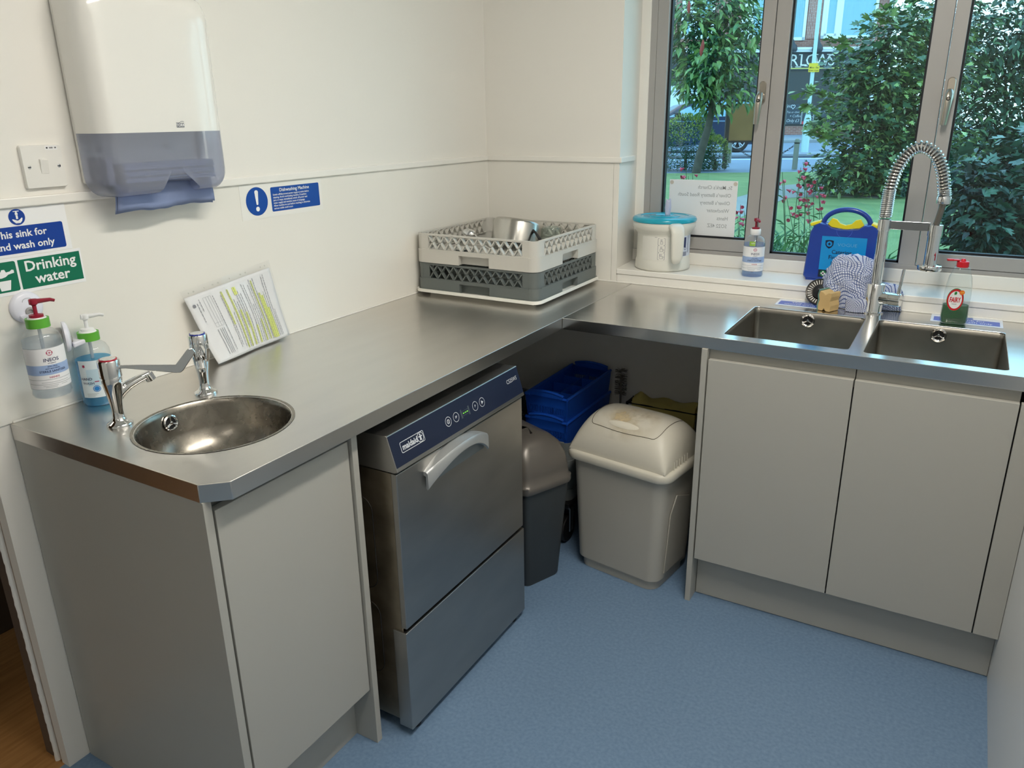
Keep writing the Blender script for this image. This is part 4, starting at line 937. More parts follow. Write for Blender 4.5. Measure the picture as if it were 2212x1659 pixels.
def basket(z, label, dividers):
    x0, x1, y0, y1 = 0.418, 0.586, -0.437, -0.05; h_ = 0.150
    t = thing('storage_basket', ((x0 + x1) / 2, (y0 + y1) / 2, z), label, 'basket')
    m = MB(); fl_ = 0.012; fx = 0.010
    m.box((x0 + fx, y0 + fl_, z), (x1 - fx, y1 - fl_, z + 0.004))
    def wall(p0, p1, q0, q1, n, slots, bow):
        """openwork wall from bottom edge p0-p1 to top edge q0-q1"""
        p0, p1, q0, q1 = V(p0), V(p1), V(q0), V(q1); nn = (p1 - p0).cross(q0 - p0).normalized() * 0.0022
        def P(u, v): return (p0.lerp(p1, u)).lerp(q0.lerp(q1, u), v)
        def cell(u0, u1, v0, v1):
            c = [P(u0, v0), P(u1, v0), P(u1, v1), P(u0, v1)]; m.add(c + [x + nn for x in c], [(0, 1, 2, 3), (7, 6, 5, 4), (0, 4, 5, 1), (1, 5, 6, 2), (2, 6, 7, 3), (3, 7, 4, 0)])
        if not slots: cell(0, 1, 0, 1)
        else:
            rows = (0.0, 0.12, 0.16, 0.34, 0.38, 0.56, 0.60, 0.78, 0.82, 1.0)
            for k in range(0, 9, 2): 
                if k in (0, 8): cell(0, 1, rows[k], rows[k + 1])
            for k in (1, 3, 5, 7): cell(0, 1, rows[k] - 0.0, rows[k] + 0.05) if False else None
            bands = ((0.0, 0.12), (0.30, 0.345), (0.525, 0.57), (0.75, 1.0))
            for a, b2 in bands: cell(0, 1, a, b2)
            for i in range(n + 1):
                u = i / n; cell(max(0, u - 0.22 / n), min(1, u + 0.22 / n), 0.1, 0.77)
            cell(0, 0.06, 0, 1); cell(0.94, 1, 0, 1)
        if bow:
            k = 16; nb = nn.normalized(); top = [P(0.08 + 0.84 * i / k, 1) + V((0, 0, 0.020 * math.sin(PI * (0.12 + 0.76 * i / k)) ** 0.7)) for i in range(k + 1)]
            bot = [P(0.08 + 0.84 * i / k, 0.97) for i in range(k + 1)]
            m.add(bot + top + [x + nn for x in bot + top], [(i, i + 1, k + 2 + i, k + 1 + i) for i in range(k)] + [(2 * k + 2 + i, 2 * k + 3 + i, 3 * k + 4 + i, 3 * k + 3 + i) for i in range(k)])
            m.tube(top, 0.0052, 8)
    bl = (x0 + fx, y0 + fl_, z); br_ = (x1 - fx, y0 + fl_, z); tl = (x0, y0, z + h_); tr_ = (x1, y0, z + h_)
    bl2 = (x0 + fx, y1 - fl_, z); br2 = (x1 - fx, y1 - fl_, z); tl2 = (x0, y1, z + h_); tr2 = (x1, y1, z + h_)
    wall(bl, br_, tl, tr_, 24, True, True); wall(br2, bl2, tr2, tl2, 24, True, True)
    wall(br_, br2, tr_, tr2, 30, False, False); wall(bl2, bl, tl2, tl, 30, False, False)
    m.tube([V(p) for p in (tr_, tr2)], 0.0055, 8).tube([V(p) for p in (tl, tl2)], 0.0055, 8)
    m.tube([V(tr_), V((x1 - 0.018, y0, z + h_))], 0.0055, 8).tube([V(tl), V((x0 + 0.018, y0, z + h_))], 0.0055, 8)
    m.build('shell', BASK, t, smooth=40, fix=False)
    if dividers:
        dv = MB(); zc = z + h_ * 0.86
        for k in (0.30, 0.55, 0.78): dv.box((x0 + 0.004, y0 + (y1 - y0) * k - 0.001, z + 0.004), (x1 - 0.004, y0 + (y1 - y0) * k + 0.001, zc))
        dv.box((x0 + 0.082, y0 + 0.05, z + 0.004), (x0 + 0.084, y1 - 0.02, zc)); dv.build('divider', BASK, t, smooth=0)
    return t
basket(0.311, 'blue slotted plastic basket, the lower of two stacked on a grey rack', False)
basket(0.401, 'blue slotted basket with inner dividers, topmost behind the bins', True)
rub = MB(); rnd = random.Random(3)
def rf(u, v):
    x = 0.70 + 0.235 * u; zt = 0.470 - 0.030 * u + 0.03 * math.exp(-((u - 0.12) / 0.07) ** 2) - 0.035 * math.exp(-((u - 0.45) / 0.2) ** 2) + 0.012 * math.sin(u * 16)
    return V((x, -0.085 + 0.055 * math.sin(PI * v) * (0.6 + 0.4 * math.sin(7 * u)) - 0.03 * v, 0.28 + (zt - 0.28) * v))
cl_ = MB().grid(rf, 40, 10); cl_.tube([V((0.80, -0.10, 0.44)), V((0.86, -0.105, 0.447)), V((0.94, -0.10, 0.455))], [0.012, 0.011, 0.014], 8)
box_ = None
sh = thing('wire_shelf', (0.80, -0.09, 0), 'black wire stand behind the cream bin, holding a yellow cloth', 'stand')
MB().tube([V((0.68, -0.10, 0)), V((0.68, -0.10, 0.45)), V((0.96, -0.10, 0.45)), V((0.96, -0.10, 0))], 0.006, 8).tube([V((0.68, -0.03, 0)), V((0.68, -0.03, 0.45)), V((0.96, -0.03, 0.45)), V((0.96, -0.03, 0))], 0.006, 8).tube([V((0.68, -0.10, 0.447)), V((0.68, -0.03, 0.447))], 0.006, 8).tube([V((0.96, -0.10, 0.447)), V((0.96, -0.03, 0.447))], 0.006, 8).build('frame', BLACK, sh)
def rf2(u, v):
    x = 0.70 + 0.25 * u; t = (v - 0.5) * 2
    top = 0.461 + 0.026 * math.exp(-((u - 0.10) / 0.07) ** 2) * (1 - abs(t)) + 0.006 * math.sin(u * 13 + 2) + 0.01 * (1 - abs(t)) * (1 if u > 0.6 else 0.3)
    y = -0.065 - 0.048 * t; z = top if abs(t) < 0.92 else top
    if t < -0.75: y = -0.101 + (-0.75 - t) * 0.02; 
    return V((x, y, top - (0.10 + 0.02 * math.sin(9 * u)) * max(0, abs(t) - 0.72) / 0.28))
tag(MB().grid(rf2, 50, 24).build('cleaning_cloth', mat('cloth_yellow', (206, 190, 112), 0.9), None, smooth=60, solid=0.003, fix=False), 'crumpled dull yellow cloth behind the cream bin', 'cloth')
br_ = thing('brush', (0.632, -0.055, 0.0), 'dark upright bristle brush behind the blue baskets', 'brush')
bb = MB(); rnd = random.Random(9)
for k in range(260):
    a = rnd.uniform(0, 2 * PI); z = rnd.uniform(0.46, 0.565); d = V((math.cos(a), math.sin(a) * 0.5, rnd.uniform(-0.2, 0.2)))
    o = V((0.632, -0.052, z)); bb.tube([o, o + d * 0.026], 0.0007, 4)
bb.build('bristles', mat('bristle_dark', (112, 106, 98), 0.8), br_, smooth=0)
MB().cyl((0.632, -0.052, 0.0), (0.632, -0.052, 0.54), 0.005, 0.004, 10).build('stem', mat('bristle_dark', (112, 106, 98)), br_)
# ================================================================== on the sill and by the sinks
TUBC = (0.7245, 0.100)
TW = mat('tub_white', (226, 224, 214), 0.35); TEAL = mat('lid_teal', (20, 160, 186), 0.22, coat=0.3)
tb = thing('wipes_tub', (TUBC[0], TUBC[1], SILL), 'white plastic wipes tub with turquoise lid and side handle on the window sill', 'tub')
c = (TUBC[0], TUBC[1], SILL)
MB().lathe([(0.098, 0), (0.103, 0.004), (0.104, 0.010), (0.103, 0.030), (0.101, 0.036), (0.0995, 0.041), (0.0985, 0.132), (0.101, 0.138), (0.111, 0.150), (0.116, 0.158), (0.117, 0.176), (0.115, 0.180)], c, 64).build('body', TW, tb, smooth=50)
MB().lathe([(0.117, 0.178), (0.1195, 0.180), (0.120, 0.187), (0.116, 0.1935), (0.107, 0.1965), (0.090, 0.1975), (0.088, 0.1955), (0.060, 0.1955), (0.057, 0.1985), (0.034, 0.2005), (0.031, 0.198), (0.0001, 0.198)], c, 64).build('lid', TEAL, tb, smooth=40)
ha = R(-50); hd_ = V((math.cos(ha), math.sin(ha), 0)); hs = V((-hd_.y, hd_.x, 0)); O = V(c)
rg = []
for r_, z, wd, th in ((0.098, 0.168, 0.026, 0.011), (0.118, 0.170, 0.026, 0.012), (0.134, 0.163, 0.0255, 0.012), (0.141, 0.145, 0.0245, 0.011), (0.142, 0.10, 0.0235, 0.0105), (0.139, 0.060, 0.022, 0.010), (0.133, 0.042, 0.015, 0.008), (0.128, 0.037, 0.008, 0.004)):
    rg.append((r_, z, wd, th))
rings = []
for i, (r_, z, wd, th) in enumerate(rg):
    p = O + hd_ * r_ + V((0, 0, z)); a = rg[max(0, i - 1)]; b = rg[min(len(rg) - 1, i + 1)]
    t_ = (hd_ * (b[0] - a[0]) + V((0, 0, b[1] - a[1]))).normalized(); nrm = t_.cross(hs).normalized()
    rings.append([p + hs * x * wd + nrm * y * th for x, y in rrect(2, 2, 0.7, 4)])
MB().loft(rings).build('handle', TW, tb, smooth=50)
f = rolled(TUBC, 0.0992, R(-78), SILL)
lb = strip(MB(), f, -0.075, 0.035, 0.0435, 0.130, 0.0003, 24).build('label', mat('tub_label', (232, 230, 222), 0.4), tb, smooth=60, fix=False)
g = MB()
for k in range(3):
    cz_ = 0.1125 - 0.0270 * k; cx_ = 0.006; q = 0.0008
    rbox_ring(g, f, cx_, cz_, 0.0265, 0.0255, 0.002, 0.0009, 0.0006)
    rbox_ring(g, f, cx_, cz_ - 0.0040, 0.0095 if k == 0 else 0.0115, 0.0095, 0.0012, 0.0008, 0.0006)
    strip(g, f, cx_ - (0.003 if k < 2 else 0.005), cx_ - (0.0018 if k < 2 else 0.0032), cz_ + 0.001, cz_ + 0.009, 0.0006); strip(g, f, cx_ + 0.0005, cx_ + 0.0015, cz_ + 0.001, cz_ + 0.0095, 0.0006)
    if k: rbox_ring(g, f, cx_ + 0.0072, cz_ - 0.0035, 0.0048, 0.0065, 0.0012, 0.0008, 0.0006)
strip(g, f, -0.020, -0.011, 0.1335 - 0.006, 0.1345 - 0.006, 0.0006)
g.build('pictogram', mat('pictogram_grey', (92, 92, 112), 0.6), lb, smooth=0, fix=False)
f = rolled(TUBC, 0.0992, R(-24), SILL)
l2 = strip(MB(), f, -0.028, 0.07, 0.054, 0.130, 0.0003, 20).build('label', mat('tub_label2', (214, 220, 232), 0.4), tb, smooth=60, fix=False)
g = MB(); strip(g, f, 0.002, 0.016, 0.088, 0.125, 0.0006, 4); g.build('navy_print', mat('label_navy', (40, 48, 92)), l2, smooth=0, fix=False)
g = MB(); ring(g, f, 0.004, 0.006, 0.0007, 0.012, 0.083, 20)
for k in range(9): strip(g, f, -0.004 + 0.0028 * k, -0.0025 + 0.0028 * k, 0.056, 0.072, 0.0006)
for k in range(14): strip(g, f, 0.026, 0.034, 0.126 - 0.0045 * k, 0.128 - 0.0045 * k, 0.0006, 2)
g.build('fine_print', mat('label_navy', (40, 48, 92)), l2, smooth=0, fix=False)
wp = MB(); wp.grid(lambda u, v: V((TUBC[0] + 0.010 + (0.011 - 0.006 * abs(v - 0.5)) * math.cos(2 * PI * u) * (1 + 0.25 * math.sin(6 * PI * u)), TUBC[1] + 0.008 * math.sin(2 * PI * u) * (1 + 0.3 * math.cos(4 * PI * u)), SILL + 0.196 + 0.060 * v + 0.004 * math.sin(4 * PI * u) * v)), 24, 8)
tag(wp.build('wipe', mat('wipe_lilac', (198, 200, 222), 0.85), None, smooth=60, solid=0.001, fix=False), 'pale lilac wipe pulled up through the turquoise tub lid', 'wipe')

c3 = (1.068, 0.092, SILL + 0.0003)
b3 = pump_bottle(c3, 'clear sanitiser bottle with dark red pump and blue label standing on the window sill', RUBYRED, clear('blue_gel', (210, 224, 246), 0.6, 0.05, body=0.14), 0.118, (0.5, -0.85, 0), 0, WHP)
ineos_label(b3, c3, R(-78))
f = rolled((c3[0], c3[1]), 0.0377, R(-82), c3[2])
st = strip(MB(), f, -0.014, 0.006, 0.112, 0.128, 0.0004, 6).build('sticker', mat('sticker_green', (150, 190, 70), 0.5), b3, smooth=0, fix=False)
lettering('lettering', [('HM', -0.002, 0.121, 0.008, 0.0)], f, PRINTW, st, 0.0008)

# address sheet stuck on the left pane, lettering seen from behind
P0 = at(1447, 387, 'y', YF + 0.018); P1 = at(1597, 391, 'y', YF + 0.018); P2 = at(1582, 514, 'y', YF + 0.018)
sx0, sx1, sz1, sz0 = P0.x, P1.x, P0.z, P2.z
sx1 = sx0 + (P1.x - sx0) * 0.985
sh_ = thing('address_sheet', ((sx0 + sx1) / 2, YF + 0.02, sz0), 'white paper sheet with mirror-written address taped to the left window pane', 'paper')
PT = mat('thin_paper', (236, 238, 240), 0.7)
MB().box((sx0, YF + 0.0195, sz0), (sx1, YF + 0.0205, sz1)).build('sheet', PT, sh_, smooth=0)
fs_ = flat((sx1, YF + 0.0195, (sz0 + sz1) / 2), (-1, 0, 0), (0, 0, 1))
hh = sz1 - sz0
def mir(a, b, k=0.0): return V((sx1 - a, YF + 0.0193 - k, (sz0 + sz1) / 2 + b))
lines = ["St. Mark's Church", "Oliver's Battery Road South", "Oliver's Battery", "Winchester", "Hants", "SO22 4EZ"]
lettering('lettering', [(t, 0.020 if i < 1 else 0.020 + 0.002 * i, hh * (0.375 - 0.136 * i), 0.0195, 0.004, 'LEFT', 0.93) for i, t in enumerate(lines)], mir, GREYINK, sh_, 0.0003)
g = MB()
for x in (sx0 + 0.009, sx1 - 0.009): patch(g, flat((x, YF + 0.0193, sz1 - 0.011), (1, 0, 0), (0, 0, 1)), disc(16, 0.0075))
g.build('fixing_dot', mat('dot_beige', (206, 196, 184), 0.7), sh_, smooth=0, fix=False)

# first aid box
FX0, FX1, FY0, FY1, FZ0, FZ1 = 1.240, 1.482, 0.105, 0.185, SILL + 0.002, SILL + 0.200
KB = mat('box_blue', (32, 66, 160), 0.28, coat=0.2); KY = mat('clip_yellow', (236, 220, 40), 0.4)
fa = thing('first_aid_box', ((FX0 + FX1) / 2, 0.145, SILL), 'blue plastic catering first aid case with yellow clips standing on the window sill', 'first aid kit')
fcx = (FX0 + FX1) / 2
out = [(FX0, FZ0 + 0.012), (FX0 + 0.010, FZ0), (FX1 - 0.010, FZ0), (FX1, FZ0 + 0.012), (FX1 - 0.010, FZ0 + 0.165), (FX1 - 0.022, FZ1 - 0.008), (FX1 - 0.036, FZ1)]
top = [(fcx + 0.062, FZ1 - 0.002), (fcx + 0.045, FZ1 - 0.014), (fcx + 0.02, FZ1 - 0.019), (fcx - 0.02, FZ1 - 0.019), (fcx - 0.045, FZ1 - 0.014), (fcx - 0.062, FZ1 - 0.002)]
left = [(FX0 + 0.036, FZ1), (FX0 + 0.022, FZ1 - 0.008), (FX0 + 0.010, FZ0 + 0.165)]
poly = out + top + left
mb = MB()
zc_ = (FZ0 + FZ1) / 2
mb.loft([[V((fcx + (x - fcx) * s, y, zc_ + (z - zc_) * s)) for x, z in poly] for y, s in ((FY0, 0.955), (FY0 + 0.004, 0.985), (FY0 + 0.012, 1.0), (FY0 + 0.038, 1.0), (FY0 + 0.039, 0.985), (FY0 + 0.041, 0.985), (FY0 + 0.042, 1.0), (FY1 - 0.01, 1.0), (FY1, 0.96))])
mb.box((FX0 + 0.012, FY0 - 0.0, SILL + 0.0002), (FX0 + 0.055, FY0 + 0.03, FZ0 + 0.003)).box((FX1 - 0.055, FY0, SILL + 0.0002), (FX1 - 0.012, FY0 + 0.03, FZ0 + 0.003))
mb.build('case', KB, fa, smooth=35)
mb = MB(); pts = [V((fcx + 0.075 * math.cos(R(a)), 0.142, FZ1 - 0.006 + 0.050 * math.sin(R(a)))) for a in range(0, 181, 10)]
mb.tube(pts, 0.0085, 10); mb.build('carry_handle', KB, fa)
mb = MB()
pa = [(fcx - 0.058, FZ1 - 0.004), (fcx - 0.045, FZ1 + 0.016), (fcx - 0.03, FZ1 + 0.012), (fcx - 0.018, FZ1 - 0.001), (fcx, FZ1 - 0.006), (fcx + 0.018, FZ1 - 0.001), (fcx + 0.03, FZ1 + 0.012), (fcx + 0.045, FZ1 + 0.016), (fcx + 0.058, FZ1 - 0.004), (fcx + 0.045, FZ1 - 0.014), (fcx, FZ1 - 0.020), (fcx - 0.045, FZ1 - 0.014)]
mb.prism([(x, FY0 + 0.012, z) for x, z in pa], (0, 0.012, 0)).build('inner_grip', KY, fa, smooth=0, bevel=0.0015)
for s, x in ((1, FX0 + 0.024), (-1, FX1 - 0.024)):
    MB().box((-0.017, FY0 + 0.004, -0.0055), (0.017, FY0 + 0.05, 0.0055), Matrix.Translation(V((x, 0, FZ1 - 0.004))) @ Matrix.Rotation(R(-18 * s), 4, 'Y')).build('clip', KY, fa, smooth=0, bevel=0.003)
ff = flat((fcx + 0.003, FY0 - 0.0003, FZ0 + 0.088), (1, 0, 0), (0, 0, 1))
lb = strip(MB(), ff, -0.072, 0.072, -0.050, 0.066, 0.0004).build('label', mat('label_sky', (24, 150, 222), 0.25), fa, smooth=0, fix=False)
g = strip(MB(), ff, -0.072, 0.072, -0.076, -0.050, 0.0004)
sh5 = [(-0.0135, 0.011), (-0.009, 0.0125), (0, 0.0135), (0.009, 0.0125), (0.0135, 0.011), (0.0125, -0.004), (0.008, -0.011), (0, -0.0165), (-0.008, -0.011), (-0.0125, -0.004)]
patch(g, ff, sh5, 0.0008, -0.046, 0.040)
navy_ = g.build('navy_print', mat('kit_navy', (22, 32, 62), 0.4), lb, smooth=0, fix=False)
g = MB(); ring(g, ff, 0.0078, 0.0092, 0.0012, -0.046, 0.040, 24); patch(g, ff, disc(20, 0.0078), 0.0011, -0.046, 0.040); g.build('shield_disc', mat('label_sky', (24, 150, 222)), navy_, smooth=0, fix=False)
g = MB()
for a, b in ((0.0048, 0.0015), (0.0015, 0.0048)): strip(g, ff, -0.046 - a, -0.046 + a, 0.040 - b, 0.040 + b, 0.0016)
g.build('shield_cross', mat('kit_navy', (22, 32, 62)), navy_, smooth=0, fix=False)
lettering('brand_lettering', [('VOGUE', 0.012, 0.0385, 0.015, -0.012, 'CENTER', 1.25)], ff, mat('kit_silver', (120, 190, 226), 0.3, 0.3), lb, 0.0008)
lettering('lettering', [('Catering', -0.004, 0.013, 0.0185, 0.012), ('First Aid Kit', 0.001, -0.006, 0.0185, 0.012), ('10 Person', 0.0, -0.026, 0.0185, 0.0)], ff, mat('kit_navy', (22, 32, 62)), lb, 0.0008)
g = patch(MB(), ff, disc(24, 0.0105), 0.0008, -0.056, -0.063).build('green_disc', mat('kit_green', (20, 120, 66), 0.4), lb, smooth=0, fix=False)
w_ = MB()
for a, b in ((0.0072, 0.0026), (0.0026, 0.0072)): strip(w_, ff, -0.056 - a, -0.056 + a, -0.063 - b, -0.063 + b, 0.0012)
w_.build('white_cross', PRINTW, g, smooth=0, fix=False)
g = MB(); ring(g, flat((fcx, FY0 - 0.0002, FZ1 - 0.022), (1, 0, 0), (0, 0, 1)), 0.024, 0.0255, 0.0003, 0, 0, 24, 1.0, R(180), R(360)); g.build('latch_groove', mat('box_blue_pale', (70, 100, 200), 0.3), fa, smooth=0, fix=False)

# spring tap
TP = V((1.495, -0.068, H))
dx, dy = at(1892, 610, 'y', TP.y), None
stp = thing('spring_tap', TP, 'tall chrome spring pull-down tap standing between the two square sinks', 'tap')
MB().lathe([(0.034, 0), (0.034, 0.004), (0.0292, 0.006), (0.0285, 0.008), (0.0285, 0.092), (0.0265, 0.095), (0.0165, 0.096)], TP, 40).build('body', CHROME, stp)
zc1 = 0.262
MB().lathe([(0.0165, 0.09), (0.0165, zc1)], TP, 32).build('post', CHROME, stp)
MB().lathe([(0.0180, 0), (0.0190, 0.001), (0.0190, 0.034), (0.0180, 0.035)], TP + V((0, 0, zc1)), 32).build('collar', CHROME, stp)
top_ = [at(1910, 470, 'y', TP.y), at(1914, 436, 'y', TP.y), at(1921, 404, 'y', TP.y), at(1936, 362, 'y', TP.y), at(1960, 330, 'y', TP.y), at(1990, 317, 'y', TP.y), at(2018, 331, 'y', TP.y), at(2034, 362, 'y', TP.y), at(2039, 400, 'y', TP.y), at(2040, 424, 'y', TP.y)]
top_[0] = V((TP.x, TP.y, top_[0].z)); top_[1].x = TP.x; top_[2].x = TP.x + 0.002; top_[3].x += 0.004; top_[4].x += 0.003
def spline(ps, n):
    out = []; m = len(ps)
    for i in range(m - 1):
        p0, p1, p2, p3 = ps[max(i - 1, 0)], ps[i], ps[i + 1], ps[min(i + 2, m - 1)]
        for k in range(n):
            t = k / n; out.append(0.5 * ((2 * p1) + (p2 - p0) * t + (2 * p0 - 5 * p1 + 4 * p2 - p3) * t * t + (3 * p1 - p0 - 3 * p2 + p3) * t ** 3))
    out.append(ps[-1]); return out
path = spline(top_, 12)
MB().tube(path, 0.0110, 10).build('hose', mat('hose_grey', (96, 94, 92), 0.4, 0.6), stp)
L_ = [0.0]
for a, b in zip(path, path[1:]): L_.append(L_[-1] + (b - a).length)
tot = L_[-1]
def on(s):
    for i in range(len(path) - 1):
        if L_[i + 1] >= s or i == len(path) - 2:
            t = (s - L_[i]) / max(1e-9, L_[i + 1] - L_[i]); p = path[i].lerp(path[i + 1], t); d = (path[i + 1] - path[i]).normalized(); return p, d
helix = []; s_ = 0.0; ph = 0.0; N_ = 14
while s_ < tot:
    p, d = on(s_); tight = s_ < 0.085 or s_ > tot - 0.02
    pitch = 0.0058 if tight else 0.0098
    u_ = V((0, 1, 0)); w_ = d.cross(u_).normalized()
    helix.append(p + (u_ * math.cos(ph) + w_ * math.sin(ph)) * 0.0168); ph += 2 * PI / N_; s_ += pitch / N_
MB().tube(helix, 0.0027, 6).build('spring', CHROME, stp)
pe = path[-1]
MB().lathe([(0.0185, -0.022), (0.0195, -0.02), (0.0195, -0.002), (0.018, 0)], pe, 28).build('spring_end', CHROME, stp)
hx = at(2004, 560, 'y', TP.y); ht = at(2021, 497, 'y', TP.y); hx.y = TP.y
hs0 = V((ht.x - 0.0005, TP.y, TP.z + zc1 + 0.026)); 
MB().tube([pe + V((0, 0, -0.02)), pe.lerp(hs0, 0.5) + V((0.002, 0, 0)), hs0], [0.0100, 0.0095, 0.0095], 12).build('inner_hose', mat('hose_steel', (120, 116, 110), 0.35, 0.8), stp)
hb_ = at(2003, 583, 'y', TP.y); hz0 = hb_.z
sp0 = V((hs0.x, TP.y, 0))
MB().lathe([(0.0145, hs0.z), (0.0205, hs0.z - 0.001), (0.0205, hs0.z - 0.034), (0.0185, hs0.z - 0.0345), (0.0185, hz0 + 0.014)], sp0, 32).build('spray_head', CHROME, stp)
MB().lathe([(0.018, hz0 + 0.016), (0.033, hz0 + 0.015), (0.034, hz0 + 0.013), (0.034, hz0 + 0.002), (0.0325, hz0)], sp0, 36).build('spray_plate', CHROME, stp)
MB().box((TP.x + 0.012, TP.y - 0.004, TP.z + zc1 + 0.005), (sp0.x - 0.015, TP.y + 0.004, TP.z + zc1 + 0.031)).build('arm', mat('arm_steel', (150, 152, 156), 0.2, 1.0), stp, smooth=0, bevel=0.001)
vd = V((0.97, -0.22, 0)).normalized()
MB().lathe([(0.021, 0.0), (0.021, 0.045), (0.0195, 0.046), (0.0195, 0.0475), (0.021, 0.0485), (0.021, 0.078), (0.019, 0.080)], TP + V((0, 0, 0.050)), 32, vd).build('valve', CHROME, stp)
e0 = TP + V((0, 0, 0.050)) + vd * 0.070
MB().tube([e0 + V((0, 0, 0.012)), e0 + V((0.001, 0, 0.03)), e0 + V((0.004, 0, 0.06)), e0 + V((0.007, 0, 0.098))], [0.0058, 0.0052, 0.0048, 0.0048], 12).build('lever', CHROME, stp)

# washing-up liquid
FC = V((1.7245, -0.0985, H + 0.0012)); FR = Matrix.Translation(FC) @ Matrix.Rotation(R(12), 4, 'Z')
fy = thing('washing_up_bottle', FC, 'clear washing-up liquid bottle with red flip cap and green liquid behind the right sink', 'bottle')
def fring(z, w_, d_, r=0.9): return [V((a, b, z)) for a, b in rrect(w_, d_, min(w_, d_) * 0.46 * r, 6)]
FP = [(0.0, 0.066, 0.040), (0.004, 0.072, 0.046), (0.025, 0.074, 0.048), (0.05, 0.072, 0.047), (0.065, 0.070, 0.046), (0.09, 0.071, 0.047), (0.115, 0.068, 0.046), (0.14, 0.060, 0.044), (0.16, 0.046, 0.040), (0.17, 0.040, 0.037), (0.1705, 0.038, 0.036)]
MB(FR).loft([fring(*p) for p in FP]).build('body', clear('bottle_clear', (246, 250, 250), 1.0, 0.03, body=0.06), fy, smooth=60)
MB(FR).loft([fring(z + 0.001, w_ - 0.003, d_ - 0.003) for z, w_, d_ in FP[:4]] + [fring(0.056, 0.068, 0.043)]).build('liquid', clear('green_liquid', (50, 156, 100), 0.6, 0.05, body=0.35, bcol=(0, 110, 44)), fy, smooth=60)
cp = MB(FR).lathe([(0.0165, 0.170), (0.0165, 0.186), (0.0155, 0.1875), (0.008, 0.1885), (0.006, 0.194), (0.0045, 0.195), (0.0001, 0.195)], (0, 0, 0), 28)
cp.box((-0.040, -0.0085, 0.1885), (-0.010, 0.0085, 0.1925)).box((-0.044, -0.0065, 0.1875), (-0.026, 0.0065, 0.1935))
cp.build('cap', mat('cap_red', (206, 24, 40), 0.3), fy, smooth=30, bevel=0.0012)
def fo(a, b, k=0.0):
    return FR @ V((a, -0.0242 + 0.0035 * (a / 0.03) ** 2 * 1.2 - k, b))
g = MB(); patch(g, fo, [(0.0225 * math.cos(t), 0.035 * math.sin(t)) for t in [2 * PI * i / 28 for i in range(28)]], 0.0003, -0.009, 0.075); lb = g.build('label', mat('label_green', (16, 128, 66), 0.3), fy, smooth=0, fix=False)
g = MB(); ring(g, fo, 0.0175, 0.0215, 0.0008, -0.009, 0.075, 32, 1.52); g.build('red_ring', mat('label_red', (206, 34, 46), 0.3), lb, smooth=0, fix=False)
g = patch(MB(), fo, [(0.0176 * math.cos(t), 0.0267 * math.sin(t)) for t in [2 * PI * i / 28 for i in range(28)]], 0.0008, -0.009, 0.075).build('white_oval', PRINTW, lb, smooth=0, fix=False)
lettering('lettering', [('FAIRY', -0.0095, 0.0745, 0.021, 0.03, 'CENTER', 0.53)], fo, mat('label_red', (190, 24, 50)), g, 0.0012)
g2 = MB(); strip(g2, fo, -0.017, -0.004, 0.062, 0.0635, 0.0012, 3); g2.build('fine_print', GREYINK, g, smooth=0, fix=False)
g2 = patch(MB(), fo, disc(18, 0.0072), 0.0014, 0.006, 0.098).build('orange_badge', mat('badge_orange', (238, 120, 30), 0.4), lb, smooth=0, fix=False)
lettering('badge_print', [('0.79', 0.006, 0.098, 0.006, 0.02, 'CENTER', 0.8)], fo, mat('badge_yellow', (250, 220, 90), 0.4), g2, 0.0018)
g2 = patch(MB(), fo, [(-0.003, 0.0), (0.003, 0.002), (0.0035, 0.008), (0, 0.011), (-0.0035, 0.007)], 0.0014, -0.0105, 0.090).build('leaf_mark', mat('leaf_mark_green', (30, 130, 60), 0.4), lb, smooth=0, fix=False)

# notices lying on the worktop behind the sinks
def notice(x0, x1, y0, y1, label, l1, l2):
    t = MB().box((x0, y0, H + 0.0003), (x1, y1, H + 0.0009)).build('sink_notice', mat('notice_pale', (226, 232, 244), 0.25), None, smooth=0); tag(t, label, 'sign')
    f = flat(((x0 + x1) / 2, (y0 + y1) / 2 - 0.008, H + 0.0009), (1, 0, 0), (0, 1, 0))
    g = patch(MB(), f, rrect((x1 - x0) * 0.92, (y1 - y0) * 0.58, 0.002, 2), 0.0002); patch(g, f, disc(20, 0.009), 0.0002, 0.01, (y1 - y0) * 0.42)
    g = g.build('blue_print', mat('notice_blue', (46, 88, 190), 0.3), t, smooth=0, fix=False)
    lettering('lettering', [(l1, 0.0, 0.011, 0.020, 0.01), (l2, 0.0, -0.012, 0.020, 0.01)], f, PRINTW, g, 0.0005)
notice(1.196, 1.388, -0.102, -0.006, 'blue and white notice lying on the worktop behind the left square sink', 'This sink for', 'utensil wash only')
notice(1.664, 1.857, -0.104, -0.008, 'blue and white notice under the washing-up bottle behind the right square sink', 'This sink for', 'utensil wash only')

